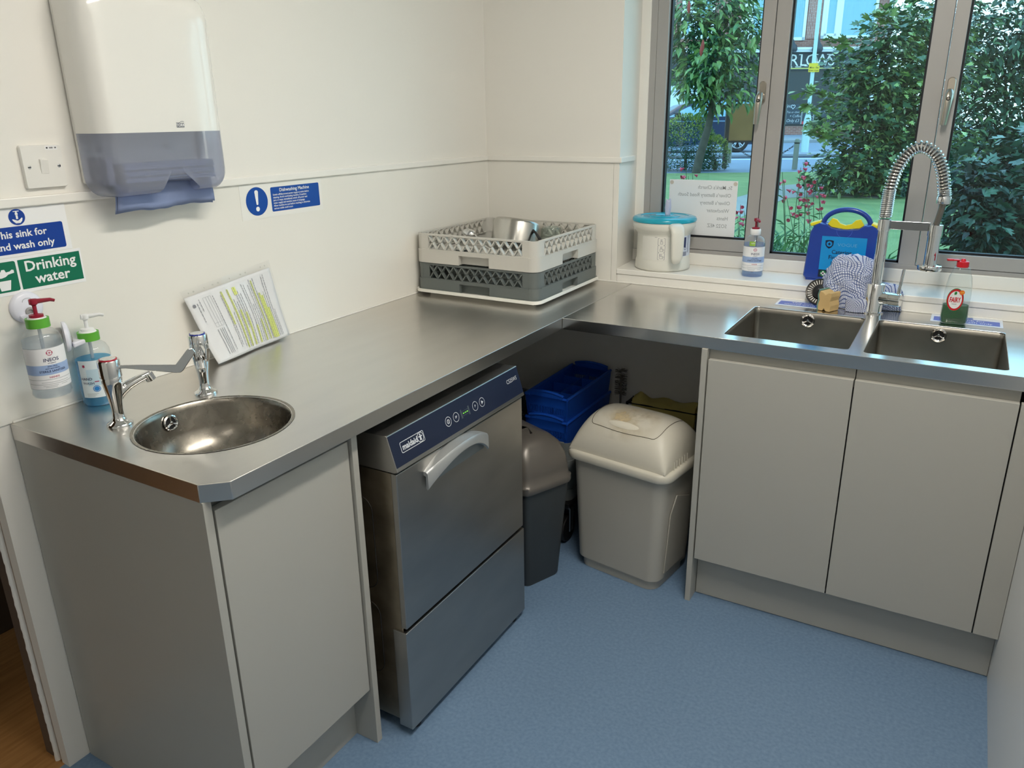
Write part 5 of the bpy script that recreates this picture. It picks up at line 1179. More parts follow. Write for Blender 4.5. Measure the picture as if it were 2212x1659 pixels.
# strainer, sponge, cloth
sc = V((1.326, -0.038, H + 0.044)); sa = V((-0.02, -0.90, 0.42)).normalized(); SMt = Matrix.Translation(sc) @ sa.to_track_quat('Z', 'Y').to_matrix().to_4x4()
ss = thing('sink_strainer', sc, 'round black and steel sink strainer leaning behind the left sink', 'strainer')
MB(SMt).lathe([(0.044, 0.002), (0.046, 0.0), (0.045, -0.003), (0.034, -0.005), (0.034, -0.003), (0.043, 0.001)], (0, 0, 0), 40, None, False, False).lathe([(0.034, -0.004), (0.022, -0.010), (0.0001, -0.011)], (0, 0, 0), 40, None, False, True).build('basket_rim', mat('strainer_steel', (96, 92, 88), 0.3, 0.9), ss)
g = MB(SMt)
for i in range(28):
    a = 2 * PI * i / 28; d = V((math.cos(a), math.sin(a), 0)); s2 = V((-d.y, d.x, 0)) * 0.0017
    g.add([d * 0.0395 + s2 + V((0, 0, 0.002)), d * 0.0395 - s2 + V((0, 0, 0.002)), d * 0.0265 - s2 * 0.8 + V((0, 0, -0.002)), d * 0.0265 + s2 * 0.8 + V((0, 0, -0.002))], [(0, 1, 2, 3)])
g.build('slots', mat('slot_light_through', (226, 222, 214), 0.4), ss, smooth=0, fix=False)  # pale colour stands in for light passing through the slots
MB(SMt).lathe([(0.023, -0.006), (0.022, 0.004), (0.012, 0.008), (0.0045, 0.011), (0.0045, 0.036), (0.0001, 0.037)], (0, 0, 0), 28, None, False, True).build('rubber_plug', BLACK, ss)
sgc = V((1.366, -0.103, H + 0.001)); SGM = Matrix.Translation(sgc) @ Matrix.Rotation(R(-24), 4, 'Z')
sgp = thing('sponge', sgc, 'tan sponge scourer with green face standing on end behind the left sink', 'sponge')
outl = [(-0.021, 0), (-0.006, 0), (0.0, 0.009), (0.006, 0), (0.021, 0.0), (0.0225, 0.02), (0.0185, 0.034), (0.0225, 0.048), (0.022, 0.062), (0.011, 0.061), (0.002, 0.054), (-0.007, 0.061), (-0.019, 0.064), (-0.0225, 0.05), (-0.0185, 0.034), (-0.0225, 0.018)]
MB(SGM).prism([(x, -0.026, z) for x, z in outl], (0, 0.052, 0)).build('foam', mat('foam_tan', (208, 176, 122), 0.95, bump=0.4, bscale=500), sgp, smooth=0, bevel=0.002)
MB(SGM).prism([(-0.0245, -0.026, 0.0), (-0.0205, -0.026, 0.0), (-0.022, -0.026, 0.02), (-0.018, -0.026, 0.034), (-0.022, -0.026, 0.05), (-0.0185, -0.026, 0.066), (-0.0225, -0.026, 0.068), (-0.026, -0.026, 0.05), (-0.0225, -0.026, 0.034), (-0.026, -0.026, 0.018)], (0, 0.052, 0)).build('scourer', mat('scour_green', (110, 146, 136), 0.95), sgp, smooth=0)
CKM = check_mat('blue_check_cloth', (216, 222, 238), (72, 92, 148), 46)
dc = thing('dish_cloth', (1.43, -0.04, H), 'crumpled white and blue checked dish cloth heaped behind the spring tap', 'cloth')
from mathutils import noise
def heap(o, rx, ry, hh, tipx, seed, lump, folds, pw=2.5):
    o = V(o)
    def fn(u, v):
        a = 2 * PI * u; t = 1 - v                       # t = 1 at the hem, 0 at the top
        k = (1 - (1 - t) ** pw) ** 0.62
        ru = 1 + 0.10 * math.sin(folds * a + seed + 1.5 * v) * t + 0.05 * math.sin((2 * folds + 1) * a + 5 * v) * t
        p = V((rx * k * ru * math.cos(a) + tipx * v, ry * k * ru * math.sin(a), hh * (1 - t ** 2.0)))
        n = noise.noise_vector(V((p.x * 26 + seed, p.y * 26, p.z * 26))) + 0.6 * noise.noise_vector(V((p.x * 60 + seed, p.y * 60, p.z * 60)))
        p = p + V((n.x * lump, n.y * lump * 0.6, n.z * lump))
        p.z = max(p.z, 0.0015)
        return o + p
    return fn
def sheet_uv(sc_):
    return lambda u, v: (0.5 + 0.5 * sc_ * (1 - v) * math.cos(2 * PI * u) + 0.12 * v, 0.5 + 0.5 * sc_ * (1 - v) * math.sin(2 * PI * u) + 0.2 * v)
MB().grid(heap((1.412, -0.020, H), 0.088, 0.046, 0.172, 0.010, 0.7, 0.011, 5), 110, 60, sheet_uv(1.0)).build('heap', CKM, dc, smooth=75)
MB().grid(heap((1.5225, -0.010, H), 0.055, 0.018, 0.088, -0.006, 4.2, 0.006, 4, 4.0), 70, 30, sheet_uv(0.5)).build('fold', CKM, dc, smooth=75)
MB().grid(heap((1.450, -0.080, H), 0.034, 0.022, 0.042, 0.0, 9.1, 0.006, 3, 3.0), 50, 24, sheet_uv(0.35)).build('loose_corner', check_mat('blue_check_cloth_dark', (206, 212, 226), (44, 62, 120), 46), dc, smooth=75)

# ---- ceiling lamps (above the picture)
for y in (-1.55, -3.55):
    cl_ = thing('ceiling_light', (1.15, y, CZ - 0.06), 'long white batten lamp on the ceiling, %s' % ('over the worktops' if y > -2 else 'near the far wall'), 'lamp')
    MB().box((1.05, y - 0.64, CZ - 0.06), (1.25, y + 0.64, CZ - 0.002)).build('housing', WHITE, cl_, smooth=0, bevel=0.004)
# ================================================================== outside, across the lawn: the street runs at 30 degrees to the window wall
G0 = 0.45
SR = V((math.cos(R(30)), math.sin(R(30)), 0)); SN = V((-SR.y, SR.x, 0)); SO = V((CAM.x, CAM.y, 0))
ST = Matrix(((SR.x, SN.x, 0, SO.x), (SR.y, SN.y, 0, SO.y), (0, 0, 1, 0), (0, 0, 0, 1)))
def gd(u, v, z=G0):
    d = ray(u, v); return CAM + d * ((z - CAM.z) / d.z)
def Dg(v, u=1740): return (gd(u, v) - SO).dot(SN)
def xz(u, v, D):
    """street coordinates (along the street, height) seen at a pixel at street depth D"""
    d = ray(u, v); p = CAM + d * (D / d.dot(SN)); return (p - SO).dot(SR), p.z
def sp3(u, v, D):
    d = ray(u, v); return CAM + d * (D / d.dot(SN))
GRASS = mat('lawn_green', (132, 150, 92), 0.9, var=0.4, col2=(104, 128, 74), scale=3, bump=0.6, bscale=40, detail=8)
ASPH = mat('asphalt', (126, 138, 156), 0.8, var=0.12, scale=4)
PAVE = mat('pavement_grey', (142, 150, 162), 0.8, var=0.1, scale=6)
KERB = mat('kerb_stone', (150, 154, 158), 0.85, var=0.2, scale=8)
D_l = Dg(371); D_w = Dg(342); D_k0 = Dg(339.5); D_k1 = Dg(335.5); D_p = Dg(330); D_r = Dg(308); D_f = Dg(303); D_s = Dg(295)
def P2(X, D): return SO + SR * X + SN * D
Xe = (0.33 - SO.y - SN.y * D_l) / SR.y
a_ = P2(Xe, D_l); b_ = P2(30, D_l)
lawn = struct(MB().prism([(a_.x, 0.33, G0 - 0.1), (30, 0.33, G0 - 0.1), (30, b_.y, G0 - 0.1), (b_.x, b_.y, G0 - 0.1)], (0, 0, 0.1)).build('lawn', GRASS, smooth=0))
def band(name, d0, d1, z, m, x0=-24, x1=40, h=0.1):
    return struct(MB(ST).box((x0, d0, z - h), (x1, d1, z)).build(name, m, smooth=0))
band('side_road', D_l, D_k0, G0 - 0.012, ASPH)
band('road_line', D_w - 0.07, D_w + 0.09, G0 - 0.008, mat('road_white', (226, 232, 236), 0.7), h=0.01)
band('kerb', D_k0, D_k1, G0 + 0.035, mat('kerb_dark', (92, 98, 108), 0.8), h=0.13)
band('pavement', D_k1, D_p, G0 + 0.03, PAVE, h=0.13)
band('main_road', D_p, D_r, G0 - 0.01, ASPH)
band('kerb', D_r, D_f, G0 + 0.09, KERB, h=0.2)
band('pavement', D_f, D_s + 12, G0 + 0.088, PAVE, h=0.2)
pa_ = [gd(1560, 436), gd(1680, 402), gd(1800, 392), gd(1930, 396), gd(1930, 430), gd(1800, 424), gd(1700, 428), gd(1600, 470)]
struct(MB().prism([(p.x, p.y, G0 - 0.02) for p in pa_], (0, 0, 0.026)).build('path', mat('path_pale', (150, 150, 144), 0.9, var=0.15, scale=5), smooth=0))

# ---- the shop
BRK = brick_mat('red_brick', (164, 112, 98), (142, 92, 82), (186, 168, 158), R(-30), 4.4)
BRK2 = brick_mat('soldier_brick', (178, 130, 118), (160, 112, 100), (196, 184, 176), R(-30), 4.0, True)
WFR = mat('upvc_white', (232, 238, 240), 0.4); NET = mat('net_curtain', (196, 220, 228), 0.5)
SD = D_s
xl_, _ = xz(1380, 200, SD); xr_, _ = xz(1926, 60, SD)
_, z_b = xz(1740, 272, SD); _, z_f0 = xz(1740, 152, SD); _, z_f1 = xz(1740, 113, SD); _, z_u = xz(1740, 103, SD)
shop = thing('shop_building', ST @ V((0, SD, G0)), 'red brick shop with dark sign board and flats above, across the road', 'building')
ZTOP = z_u + 3.3
MB(ST).box((xl_ - 9, SD, z_u), (xr_, SD + 7, ZTOP)).build('brick_wall', BRK, shop, smooth=0)
MB(ST).box((xl_ - 9, SD, G0), (xr_, SD + 0.3, z_b)).build('brick_base', BRK, shop, smooth=0)
MB(ST).box((xl_ - 9, SD + 0.02, z_b), (xr_, SD + 7, z_u)).build('shop_front', mat('shop_dark', (40, 48, 54), 0.25), shop, smooth=0)
MB(ST).box((xl_ - 9, SD - 0.10, z_f0), (xr_ - 0.75, SD + 0.02, z_f1)).build('sign_board', mat('sign_charcoal', (46, 56, 62), 0.5), shop, smooth=0)
MB(ST).box((xl_ - 9, SD - 0.115, z_f0 + 0.06), (xr_ - 0.75, SD - 0.10, z_f0 + 0.10)).build('sign_stripe', mat('stripe_yellow', (226, 220, 120), 0.5), shop, smooth=0)
MB(ST).box((xl_ - 9, SD - 0.28, z_f1), (xr_ - 0.05, SD, z_u)).box((xl_ - 9, SD - 0.34, z_u - 0.10), (xr_, SD, z_u)).build('cornice', WFR, shop, smooth=0)
MB(ST).box((xr_ - 0.75, SD - 0.12, G0), (xr_, SD + 0.1, z_f1)).build('pilaster', WFR, shop, smooth=0)
MB(ST).cyl((xr_ - 0.18, SD - 0.07, z_u), (xr_ - 0.18, SD - 0.07, ZTOP), 0.085, 0.085, 12).build('drainpipe', WFR, shop)
roof = MB(ST); roof.prism([(xl_ - 9.3, SD - 0.4, ZTOP), (xl_ - 9.3, SD + 7.2, ZTOP), (xl_ - 9.3, SD + 3.5, ZTOP + 1.2)], (xr_ + 9.6 - xl_, 0, 0)); roof.build('roof', mat('roof_tile', (112, 84, 76), 0.8), shop, smooth=0)
def swin(u0, u1, v1, u2=None, split=None):
    x0, z0 = xz(u0, v1, SD); x1, _ = xz(u1, v1, SD); z1 = z0 + 2.5; t = 0.13
    f_ = MB(ST).box((x0, SD - 0.06, z0), (x0 + t, SD + 0.04, z1)).box((x1 - t, SD - 0.06, z0), (x1, SD + 0.04, z1)).box((x0, SD - 0.06, z0), (x1, SD + 0.04, z0 + t)).box((x0, SD - 0.06, z1 - t), (x1, SD + 0.04, z1))
    if split:
        xs_ = x0 + (x1 - x0) * split; f_.box((xs_ - t * 0.7, SD - 0.065, z0), (xs_ + t * 0.7, SD + 0.04, z1)); f_.box((x0, SD - 0.065, z0 + 1.62), (xs_, SD + 0.04, z0 + 1.80))
        f_.box((x0 + t, SD - 0.075, z0 + t), (xs_ - t, SD + 0.02, z0 + t * 1.6)).box((xs_ - t * 1.7, SD - 0.075, z0 + t), (xs_ - t * 0.7, SD + 0.02, z0 + 1.62)).box((x0 + t, SD - 0.075, z0 + t), (x0 + t * 1.8, SD + 0.02, z0 + 1.62))
    w_ = f_.build('window', WFR, shop, smooth=0)
    MB(ST).box((x0 + t, SD - 0.048, z0 + t), (x1 - t, SD - 0.044, z1 - t)).build('pane', clear('far_glass', (236, 246, 248), 1.0, 0.0), w_, smooth=0)
    cur = MB(ST); 
    cur.grid(lambda u, v: V((x0 + t + (x1 - x0 - 2 * t) * u, SD - 0.012 - 0.02 * (0.5 + 0.5 * math.sin(u * 60)), z0 + t + (z1 - z0 - 2 * t) * v)), 80, 1)
    cur.build('curtain', NET, w_, smooth=60, fix=False)
swin(1771, 1888, 84, split=0.33); swin(1676, 1737, 88, split=0.5); swin(1598, 1652, 84, split=0.4); swin(1470, 1540, 84, split=0.4)
x0, z0 = xz(1738, 84, SD); x1, _ = xz(1772, 84, SD)
MB(ST).box((x0 + 0.05, SD - 0.02, z0), (x1 - 0.05, SD, z0 + 2.5)).build('tile_panel', BRK2, shop, smooth=0)
# lettering of the sign with small serifs
xR, zR = xz(1708, 137, SD - 0.11); xS, _ = xz(1800, 135, SD - 0.11)
lt = MB(); hL = 0.52; zc_ = (z_f0 + z_f1) / 2 + 0.02
def sgn(a, b, k=0.0): return ST @ V((a, SD - 0.112 - k, zc_ + b))
cxs = [0.07, 0.29, 0.49, 0.73, 0.95]; wds = xS - xR
for ch, c_ in zip('RLOWS', cxs):
    vs_, fs = text_mesh(ch, hL * 1.36, 0.0, 'CENTER', 1.02)
    lt.add([sgn(xR + wds * c_ + a, b, 0.002) for a, b in vs_], fs)
for c_, dx_, b_ in ((0.07, -0.13, -1), (0.07, -0.13, 1), (0.29, -0.14, -1), (0.29, -0.14, 1), (0.07, 0.16, -1), (0.73, -0.27, 1), (0.73, 0.27, 1), (0.29, 0.15, -0.85)):
    x = xR + wds * c_ + dx_; z = b_ * hL * 0.49; lt.add([sgn(x - 0.075, z - 0.017, 0.003), sgn(x + 0.075, z - 0.017, 0.003), sgn(x + 0.075, z + 0.017, 0.003), sgn(x - 0.075, z + 0.017, 0.003)], [(0, 1, 2, 3)])
lt.build('lettering', mat('sign_letter', (232, 232, 224), 0.6), shop, smooth=0, fix=False)
for u in (1709, 1764, 1822):
    x, z = xz(u, 112, SD - 0.35); l_ = MB(ST)
    l_.lathe([(0.05, 0.50), (0.10, 0.36), (0.20, 0.24), (0.24, 0.10), (0.20, 0.0), (0.0001, -0.02)], (x, SD - 0.42, z), 16).tube([V((x, SD - 0.42, z + 0.45)), V((x, SD - 0.36, z + 0.66)), V((x, SD - 0.12, z + 0.62)), V((x, SD, z + 0.40))], 0.03, 8)
    l_.build('sign_lamp', mat('lamp_dark', (52, 58, 66), 0.4), shop)
ln = MB(ST); x, z = xz(1946, 62, SD - 0.3)
ln.loft([[V((x + a * s, SD - 0.3 + b * s, z + h_)) for a, b in ((-1, -1), (1, -1), (1, 1), (-1, 1))] for s, h_ in ((0.18, 0), (0.30, 0.36), (0.34, 0.38), (0.12, 0.58), (0.05, 0.66))]).tube([V((x, SD - 0.3, z + 0.62)), V((x - 0.2, SD - 0.2, z + 0.8)), V((xr_ - 0.05, SD + 0.1, z + 0.8))], 0.04, 8)
ln.build('wall_lantern', mat('lamp_dark', (52, 58, 66)), shop, smooth=0)
CHALK = mat('chalk_white', (222, 226, 226), 0.8); SLATE = mat('chalkboard', (52, 64, 74), 0.6)
def chalkboard(u0, u1, v0, v1, label, items, heart=None, red=False):
    D = SD - 0.06; x0, z1 = xz(u0, v0, D); x1, z0 = xz(u1, v1, D); x1 -= 0.03
    t = thing('chalkboard', ST @ V(((x0 + x1) / 2, D, z0)), label, 'sign')
    MB(ST).box((x0, D - 0.03, z0), (x1, D + 0.01, z1)).build('board', SLATE, t, smooth=0)
    MB(ST).box((x0 - 0.03, D - 0.05, z0), (x0 + 0.03, D + 0.02, z1)).build('frame', mat('frame_grey', (140, 146, 146), 0.6), t, smooth=0)
    w_, h_ = x1 - x0, z1 - z0
    def f_(a, b, k=0.0): return ST @ V((x0 + w_ * a, D - 0.032 - k, z0 + h_ * b))
    lt = MB()
    for s, a, b, sz in items:
        vs_, fs = text_mesh(s, sz, -0.01, 'CENTER', 0.9, 0.2)
        lt.add([ST @ V((x0 + w_ * a + p, D - 0.034, z0 + h_ * b + q)) for p, q in vs_], fs)
    if heart:
        a, b = heart; k = 0.10
        lt.tube([f_(a, b) + ST.to_3x3() @ V((k * 0.9 * (16 * math.sin(q) ** 3) / 16, 0, k * (13 * math.cos(q) - 5 * math.cos(2 * q) - 2 * math.cos(3 * q) - math.cos(4 * q)) / 16)) for q in [2 * PI * i / 24 for i in range(24)]], 0.014, 5, True)
    lt.build('chalk_lettering', CHALK, t, smooth=0, fix=False)
    if red: MB(ST).box((x0 + w_ * 0.05, D - 0.05, z0), (x0 + w_ * 0.85, D - 0.035, z0 + h_ * 0.16)).build('red_notice', mat('notice_red', (200, 60, 70), 0.5), t, smooth=0)
chalkboard(1699, 1731, 225, 268, 'chalkboard with a heart and £3 offer in the shop window, leftmost of the row', [('We', 0.16, 0.87, 0.17), ('Tea or choco', 0.48, 0.60, 0.135), ('+ Coffee', 0.60, 0.40, 0.17), ('Only £3', 0.46, 0.17, 0.20)], (0.41, 0.87))
chalkboard(1733, 1757, 230, 268, 'chalkboard behind the lamp post with a red notice at its foot', [('Cake', 0.62, 0.88, 0.16), ('£2', 0.7, 0.28, 0.16)], None, True)
chalkboard(1759, 1788, 228, 268, 'chalkboard in the shop window right of the lamp post', [('Pastries', 0.5, 0.85, 0.16), ('Day Tea', 0.6, 0.64, 0.15)])

# ---- street furniture
D = Dg(331); LPX, _ = xz(1737, 331, D)
lp_ = thing('lamp_post', ST @ V((LPX, D, G0)), 'pale mint lamp post standing at the kerb in front of the shop', 'lamp post')
MINT = mat('post_mint', (186, 214, 208), 0.5)
_, zA = xz(1740, 262, D)
MB(ST).lathe([(0.10, G0), (0.10, zA - 0.02), (0.09, zA + 0.06), (0.055, zA + 0.22), (0.05, zA + 0.3), (0.045, G0 + 6.5)], (LPX, D, 0), 16).build('column', MINT, lp_)
_, zs = xz(1745, 146, D - 0.1)
py = MB(ST).box((LPX - 0.14, D - 0.075, zs - 0.11), (LPX + 0.14, D - 0.06, zs + 0.11)).build('parking_plate', mat('plate_yellow', (232, 200, 50), 0.5), lp_, smooth=0)
lt = MB()
for s, q, sz in (('Mon - Sat', 0.0, 0.06), ('8 am - 6 pm', -0.07, 0.05)):
    vs_, fs = text_mesh(s, sz, 0.01); lt.add([ST @ V((LPX + a, D - 0.077, zs + q + b)) for a, b in vs_], fs)
lt.build('plate_lettering', INK, py, smooth=0, fix=False)
OAK = mat('post_wood', (146, 148, 134), 0.85, var=0.25, scale=12, stretch=(1, 1, 0.2))
bds = []
for u, v, lab in ((1716, 366, 'grey wooden bollard on the lawn edge, right of the left mullion'), (1574, 352, 'pale wooden bollard beside the notice board')):
    p = gd(u, v); t = thing('bollard', p, lab, 'bollard'); hgt = (p - CAM).length * (58 if u > 1700 else 50) / FPX; bds.append(p + V((0, 0, hgt * 0.86)))
    MB().lathe([(0.052, 0), (0.050, hgt - 0.05), (0.036, hgt - 0.01), (0.015, hgt)], p, 14).build('post', OAK, t); MB().lathe([(0.054, hgt * 0.84), (0.054, hgt * 0.88)], p, 14).build('chain_ring', BLACK, t)
ch = MB(); m_ = 34
for i in range(m_):
    q = (i + 0.5) / m_; p = bds[1].lerp(bds[0], q) - V((0, 0, 0.34 * 4 * q * (1 - q))); d = (bds[0] - bds[1]) / m_
    d = d - V((0, 0, 0.34 * 4 * (1 - 2 * q) / m_)); dn = d.normalized(); s_ = dn.cross(V((0, 0, 1))).normalized() if i % 2 else V((0, 0, 1))
    ch.tube([p + dn * d.length * 0.68 * math.cos(a) + s_ * 0.016 * math.sin(a) for a in [2 * PI * k / 8 for k in range(8)]], 0.005, 4, True)
tag(ch.build('chain', BLACK, None), 'dark chain hanging between the two wooden bollards', 'chain')
pb_ = gd(1562, 364); D = (pb_ - SO).dot(SN)
nb = thing('notice_board', pb_, 'tan notice board on dark posts seen from behind on the lawn', 'notice board')
DKW = mat('dark_timber', (66, 54, 48), 0.8, var=0.2, scale=10)
xp, _ = xz(1564, 364, D); xq, zq0 = xz(1638, 303, D); _, zq1 = xz(1600, 224, D); xw = 0.075
for x in (xp, xq):
    MB(ST).box((x - xw / 2, D - 0.04, G0), (x + xw / 2, D + 0.04, zq1 + 0.12)).build('post', DKW, nb, smooth=0)
MB(ST).box((xp + xw / 2, D - 0.03, zq0), (xq - xw / 2, D + 0.02, zq1)).build('board', mat('board_tan', (168, 122, 72), 0.8, var=0.15, scale=5), nb, smooth=0)
MB(ST).box((xp + xw / 2, D - 0.045, zq0 - 0.04), (xq - xw / 2, D + 0.03, zq0)).box((xq - 0.14, D - 0.04, zq0), (xq - 0.12, D - 0.03, zq1)).build('rail', DKW, nb, smooth=0)

# ---- vehicles
def wheel(par, x, D, r=0.33):
    w_ = MB(ST).lathe([(r * 0.62, -0.11), (r * 0.9, -0.11), (r, -0.07), (r, 0.07), (r * 0.9, 0.11), (r * 0.62, 0.11)], (x, D, G0 + r), 36, (0, 1, 0), False, False).build('tyre', BLACK, par)
    h = MB(ST); c = V((x, D - 0.10, G0 + r))
    h.lathe([(r * 0.66, 0.0), (r * 0.66, 0.02), (r * 0.58, 0.02), (r * 0.58, 0.0)], c, 32, (0, -1, 0), False, False).lathe([(r * 0.16, 0), (r * 0.14, 0.03), (0.001, 0.03)], c, 16, (0, -1, 0))
    for k in range(5):
        a = 2 * PI * k / 5 + 0.3
        for s in (-0.16, 0.16):
            h.tube([c + V((r * 0.12 * math.cos(a), -0.02, r * 0.12 * math.sin(a))), c + V((r * 0.6 * math.cos(a + s), -0.012, r * 0.6 * math.sin(a + s)))], 0.017, 6)
    h.build('alloy_rim', mat('rim_silver', (206, 214, 220), 0.3, 0.6), w_)
    MB(ST).lathe([(r * 0.6, 0.0), (0.001, 0.0)], c + V((0, 0.04, 0)), 20, (0, -1, 0), False, True).build('rim_shade', BLACK, w_, smooth=0)
D = Dg(329.5, 1590); xwheel, _ = xz(1591, 320, D)
car = thing('car', ST @ V((xwheel - 1.3, D + 0.8, G0)), 'dark blue car parked on the road behind the notice board', 'car')
x0 = xwheel + 0.80; L_ = 4.1
prof = [(0, 0.32), (0.02, 0.75), (0.10, 1.05), (0.35, 1.38), (0.9, 1.46), (1.75, 1.45), (2.35, 1.30), (2.95, 0.98), (3.75, 0.84), (4.05, 0.66), (4.1, 0.35), (3.9, 0.22), (0.2, 0.22)]
cbm = MB(ST); cbm.loft([[V((x0 - a, D + yy, G0 + 0.22 + (b - 0.22) * (1 if b < 0.9 else 1))) for a, b in [(p[0] + (0.03 if yy in (0, 1.7) else 0) * (1 if p[0] < 2 else -1), p[1]) for p in prof]] for yy in (0.0, 0.06, 1.64, 1.7)])
cbm.build('body', mat('car_blue', (36, 52, 80), 0.2, coat=0.6), car, smooth=30)
MB(ST).prism([(x0 - a, D - 0.012, G0 + b) for a, b in [(0.42, 0.98), (0.55, 1.34), (0.95, 1.40), (1.70, 1.39), (2.25, 1.24), (2.78, 0.98)]], (0, 0.03, 0)).build('side_window', mat('car_glass', (150, 196, 214), 0.08, spec=0.8), car, smooth=0)
MB(ST).box((x0 - 1.42, D - 0.02, G0 + 0.96), (x0 - 1.36, D, G0 + 1.42)).box((x0 - 3.9, D - 0.02, G0 + 0.84), (x0 - 0.1, D - 0.005, G0 + 0.875)).build('door_trim', mat('car_trim', (120, 150, 180), 0.3, 0.5), car, smooth=0)
MB(ST).box((x0 - 2.62, D - 0.16, G0 + 0.98), (x0 - 2.46, D - 0.02, G0 + 1.10)).build('door_mirror', BLACK, car, smooth=0, bevel=0.03)
wheel(car, xwheel, D + 0.06); wheel(car, xwheel - 2.55, D + 0.06)
D = D_r - 2.2; xa_, zt_ = xz(1400, 186, D); xb_, _ = xz(1516, 186, D)
van = thing('van', ST @ V(((xa_ + xb_) / 2, D + 1, G0)), 'white van parked in front of the shop behind the young tree', 'van')
MB(ST).loft([[V((xa_ - 1.6 + a, D + yy, G0 + b)) for a, b in ((0, 0.3), (0, zt_ - G0 - 0.12), (0.12, zt_ - G0), (xb_ - xa_ + 1.5, zt_ - G0), (xb_ - xa_ + 1.6, zt_ - G0 - 0.12), (xb_ - xa_ + 1.6, 0.3))] for yy in (0.0, 0.08, 1.9, 2.0)]).build('body', mat('van_white', (226, 236, 240), 0.35), van, smooth=30)
MB(ST).box((xa_ - 1.6, D - 0.012, zt_ - 0.20), (xb_, D, zt_ - 0.14)).build('roof_rail', mat('van_grey', (150, 170, 176), 0.4), van, smooth=0)
for x in (xa_ - 0.9, xb_ - 0.8): wheel(van, x, D + 0.08, 0.34)

# ================================================================== plants
def leaf_mat(name, rgb, rgb2, scale=5.0, rough=0.45):
    m = mat(name, rgb, rough, var=0.5, col2=rgb2, scale=scale, detail=2)
    b = m.node_tree.nodes['Principled BSDF']; b.inputs['Transmission Weight'].default_value = 0.0; b.inputs['Subsurface Weight'].default_value = 0.0
    return m
def leaves(name, m, parent, pts, size, droop=0.4, width=0.42, seed=1, lobed=False, kind=None, fold=0.25):
    """one mesh of folded leaf blades, one at each (point, outward) pair"""
    rnd = random.Random(seed); vs_ = []; fs = []
    for p, o in pts:
        d = V((o.x + rnd.gauss(0, 0.5), o.y + rnd.gauss(0, 0.5), o.z * 0.4 + rnd.gauss(0, 0.35) - droop))
        if d.length < 1e-3: continue
        d.normalize(); s = d.cross(V((rnd.gauss(0, 0.4), rnd.gauss(0, 0.4), 1)))
        if s.length < 1e-3: continue
        s.normalize(); n = s.cross(d); L = size * rnd.uniform(0.65, 1.25); w_ = L * width; k = len(vs_)
        if lobed:
            pr = [(0.0, 0.0), (0.02, 0.42), (0.30, 0.62), (0.34, 0.28), (0.66, 0.48), (0.66, 0.16), (1.0, 0.0)]
            l = [p + d * (a * L) + s * (b * L * 0.9) + n * (fold * b * L * 0.5) for a, b in pr]; r_ = [p + d * (a * L) - s * (b * L * 0.9) + n * (fold * b * L * 0.5) for a, b in pr[1:-1]]
            vs_ += l + r_; q = len(pr)
            fs.append(tuple(k + i for i in range(q))); fs.append(tuple([k] + [k + q - 1] + [k + q + i for i in range(len(r_) - 1, -1, -1)]))
        else:
            b1 = p + d * (L * 0.36) - n * (0.03 * L); t = p + d * L - V((0, 0, 0.16 * L)); 
            vs_ += [p, b1 + s * (w_ * 0.5) + n * (fold * w_), p + d * (L * 0.72) + s * (w_ * 0.36) + n * (fold * w_ * 0.7) - V((0, 0, 0.05 * L)), t, p + d * (L * 0.72) - s * (w_ * 0.36) + n * (fold * w_ * 0.7) - V((0, 0, 0.05 * L)), b1 - s * (w_ * 0.5) + n * (fold * w_)]
            m_ = p + d * (L * 0.55) - V((0, 0, 0.02 * L)); vs_.append(m_)
            fs += [(k, k + 6, k + 1), (k + 1, k + 6, k + 2), (k + 2, k + 6, k + 3), (k + 3, k + 6, k + 4), (k + 4, k + 6, k + 5), (k + 5, k + 6, k)]
    mb = MB(); mb.v = [tuple(v) for v in vs_]; mb.f = fs
    o = mb.build(name, m, parent, smooth=0, fix=False)
    return o
def cloud(n, blobs, seed, shell=0.55):
    """points in a union of ellipsoids (centre, radii), denser towards their outsides"""
    rnd = random.Random(seed); out = []; w_ = [b[1][0] * b[1][1] * b[1][2] for b in blobs]; tot = sum(w_)
    for (c, rr_), wt_ in zip(blobs, w_):
        for _ in range(max(4, int(n * wt_ / tot))):
            d = V((rnd.gauss(0, 1), rnd.gauss(0, 1), rnd.gauss(0, 1))).normalized(); q = shell + (1 - shell) * rnd.random()
            p = V(c) + V((d.x * rr_[0], d.y * rr_[1], d.z * rr_[2])) * q
            if p.z > G0 + 0.02: out.append((p, d))
    return out
def px(D): return D / FPX * 1.02
BARK = mat('bark_grey', (96, 88, 78), 0.9, var=0.4, scale=9, bump=0.5, bscale=30)
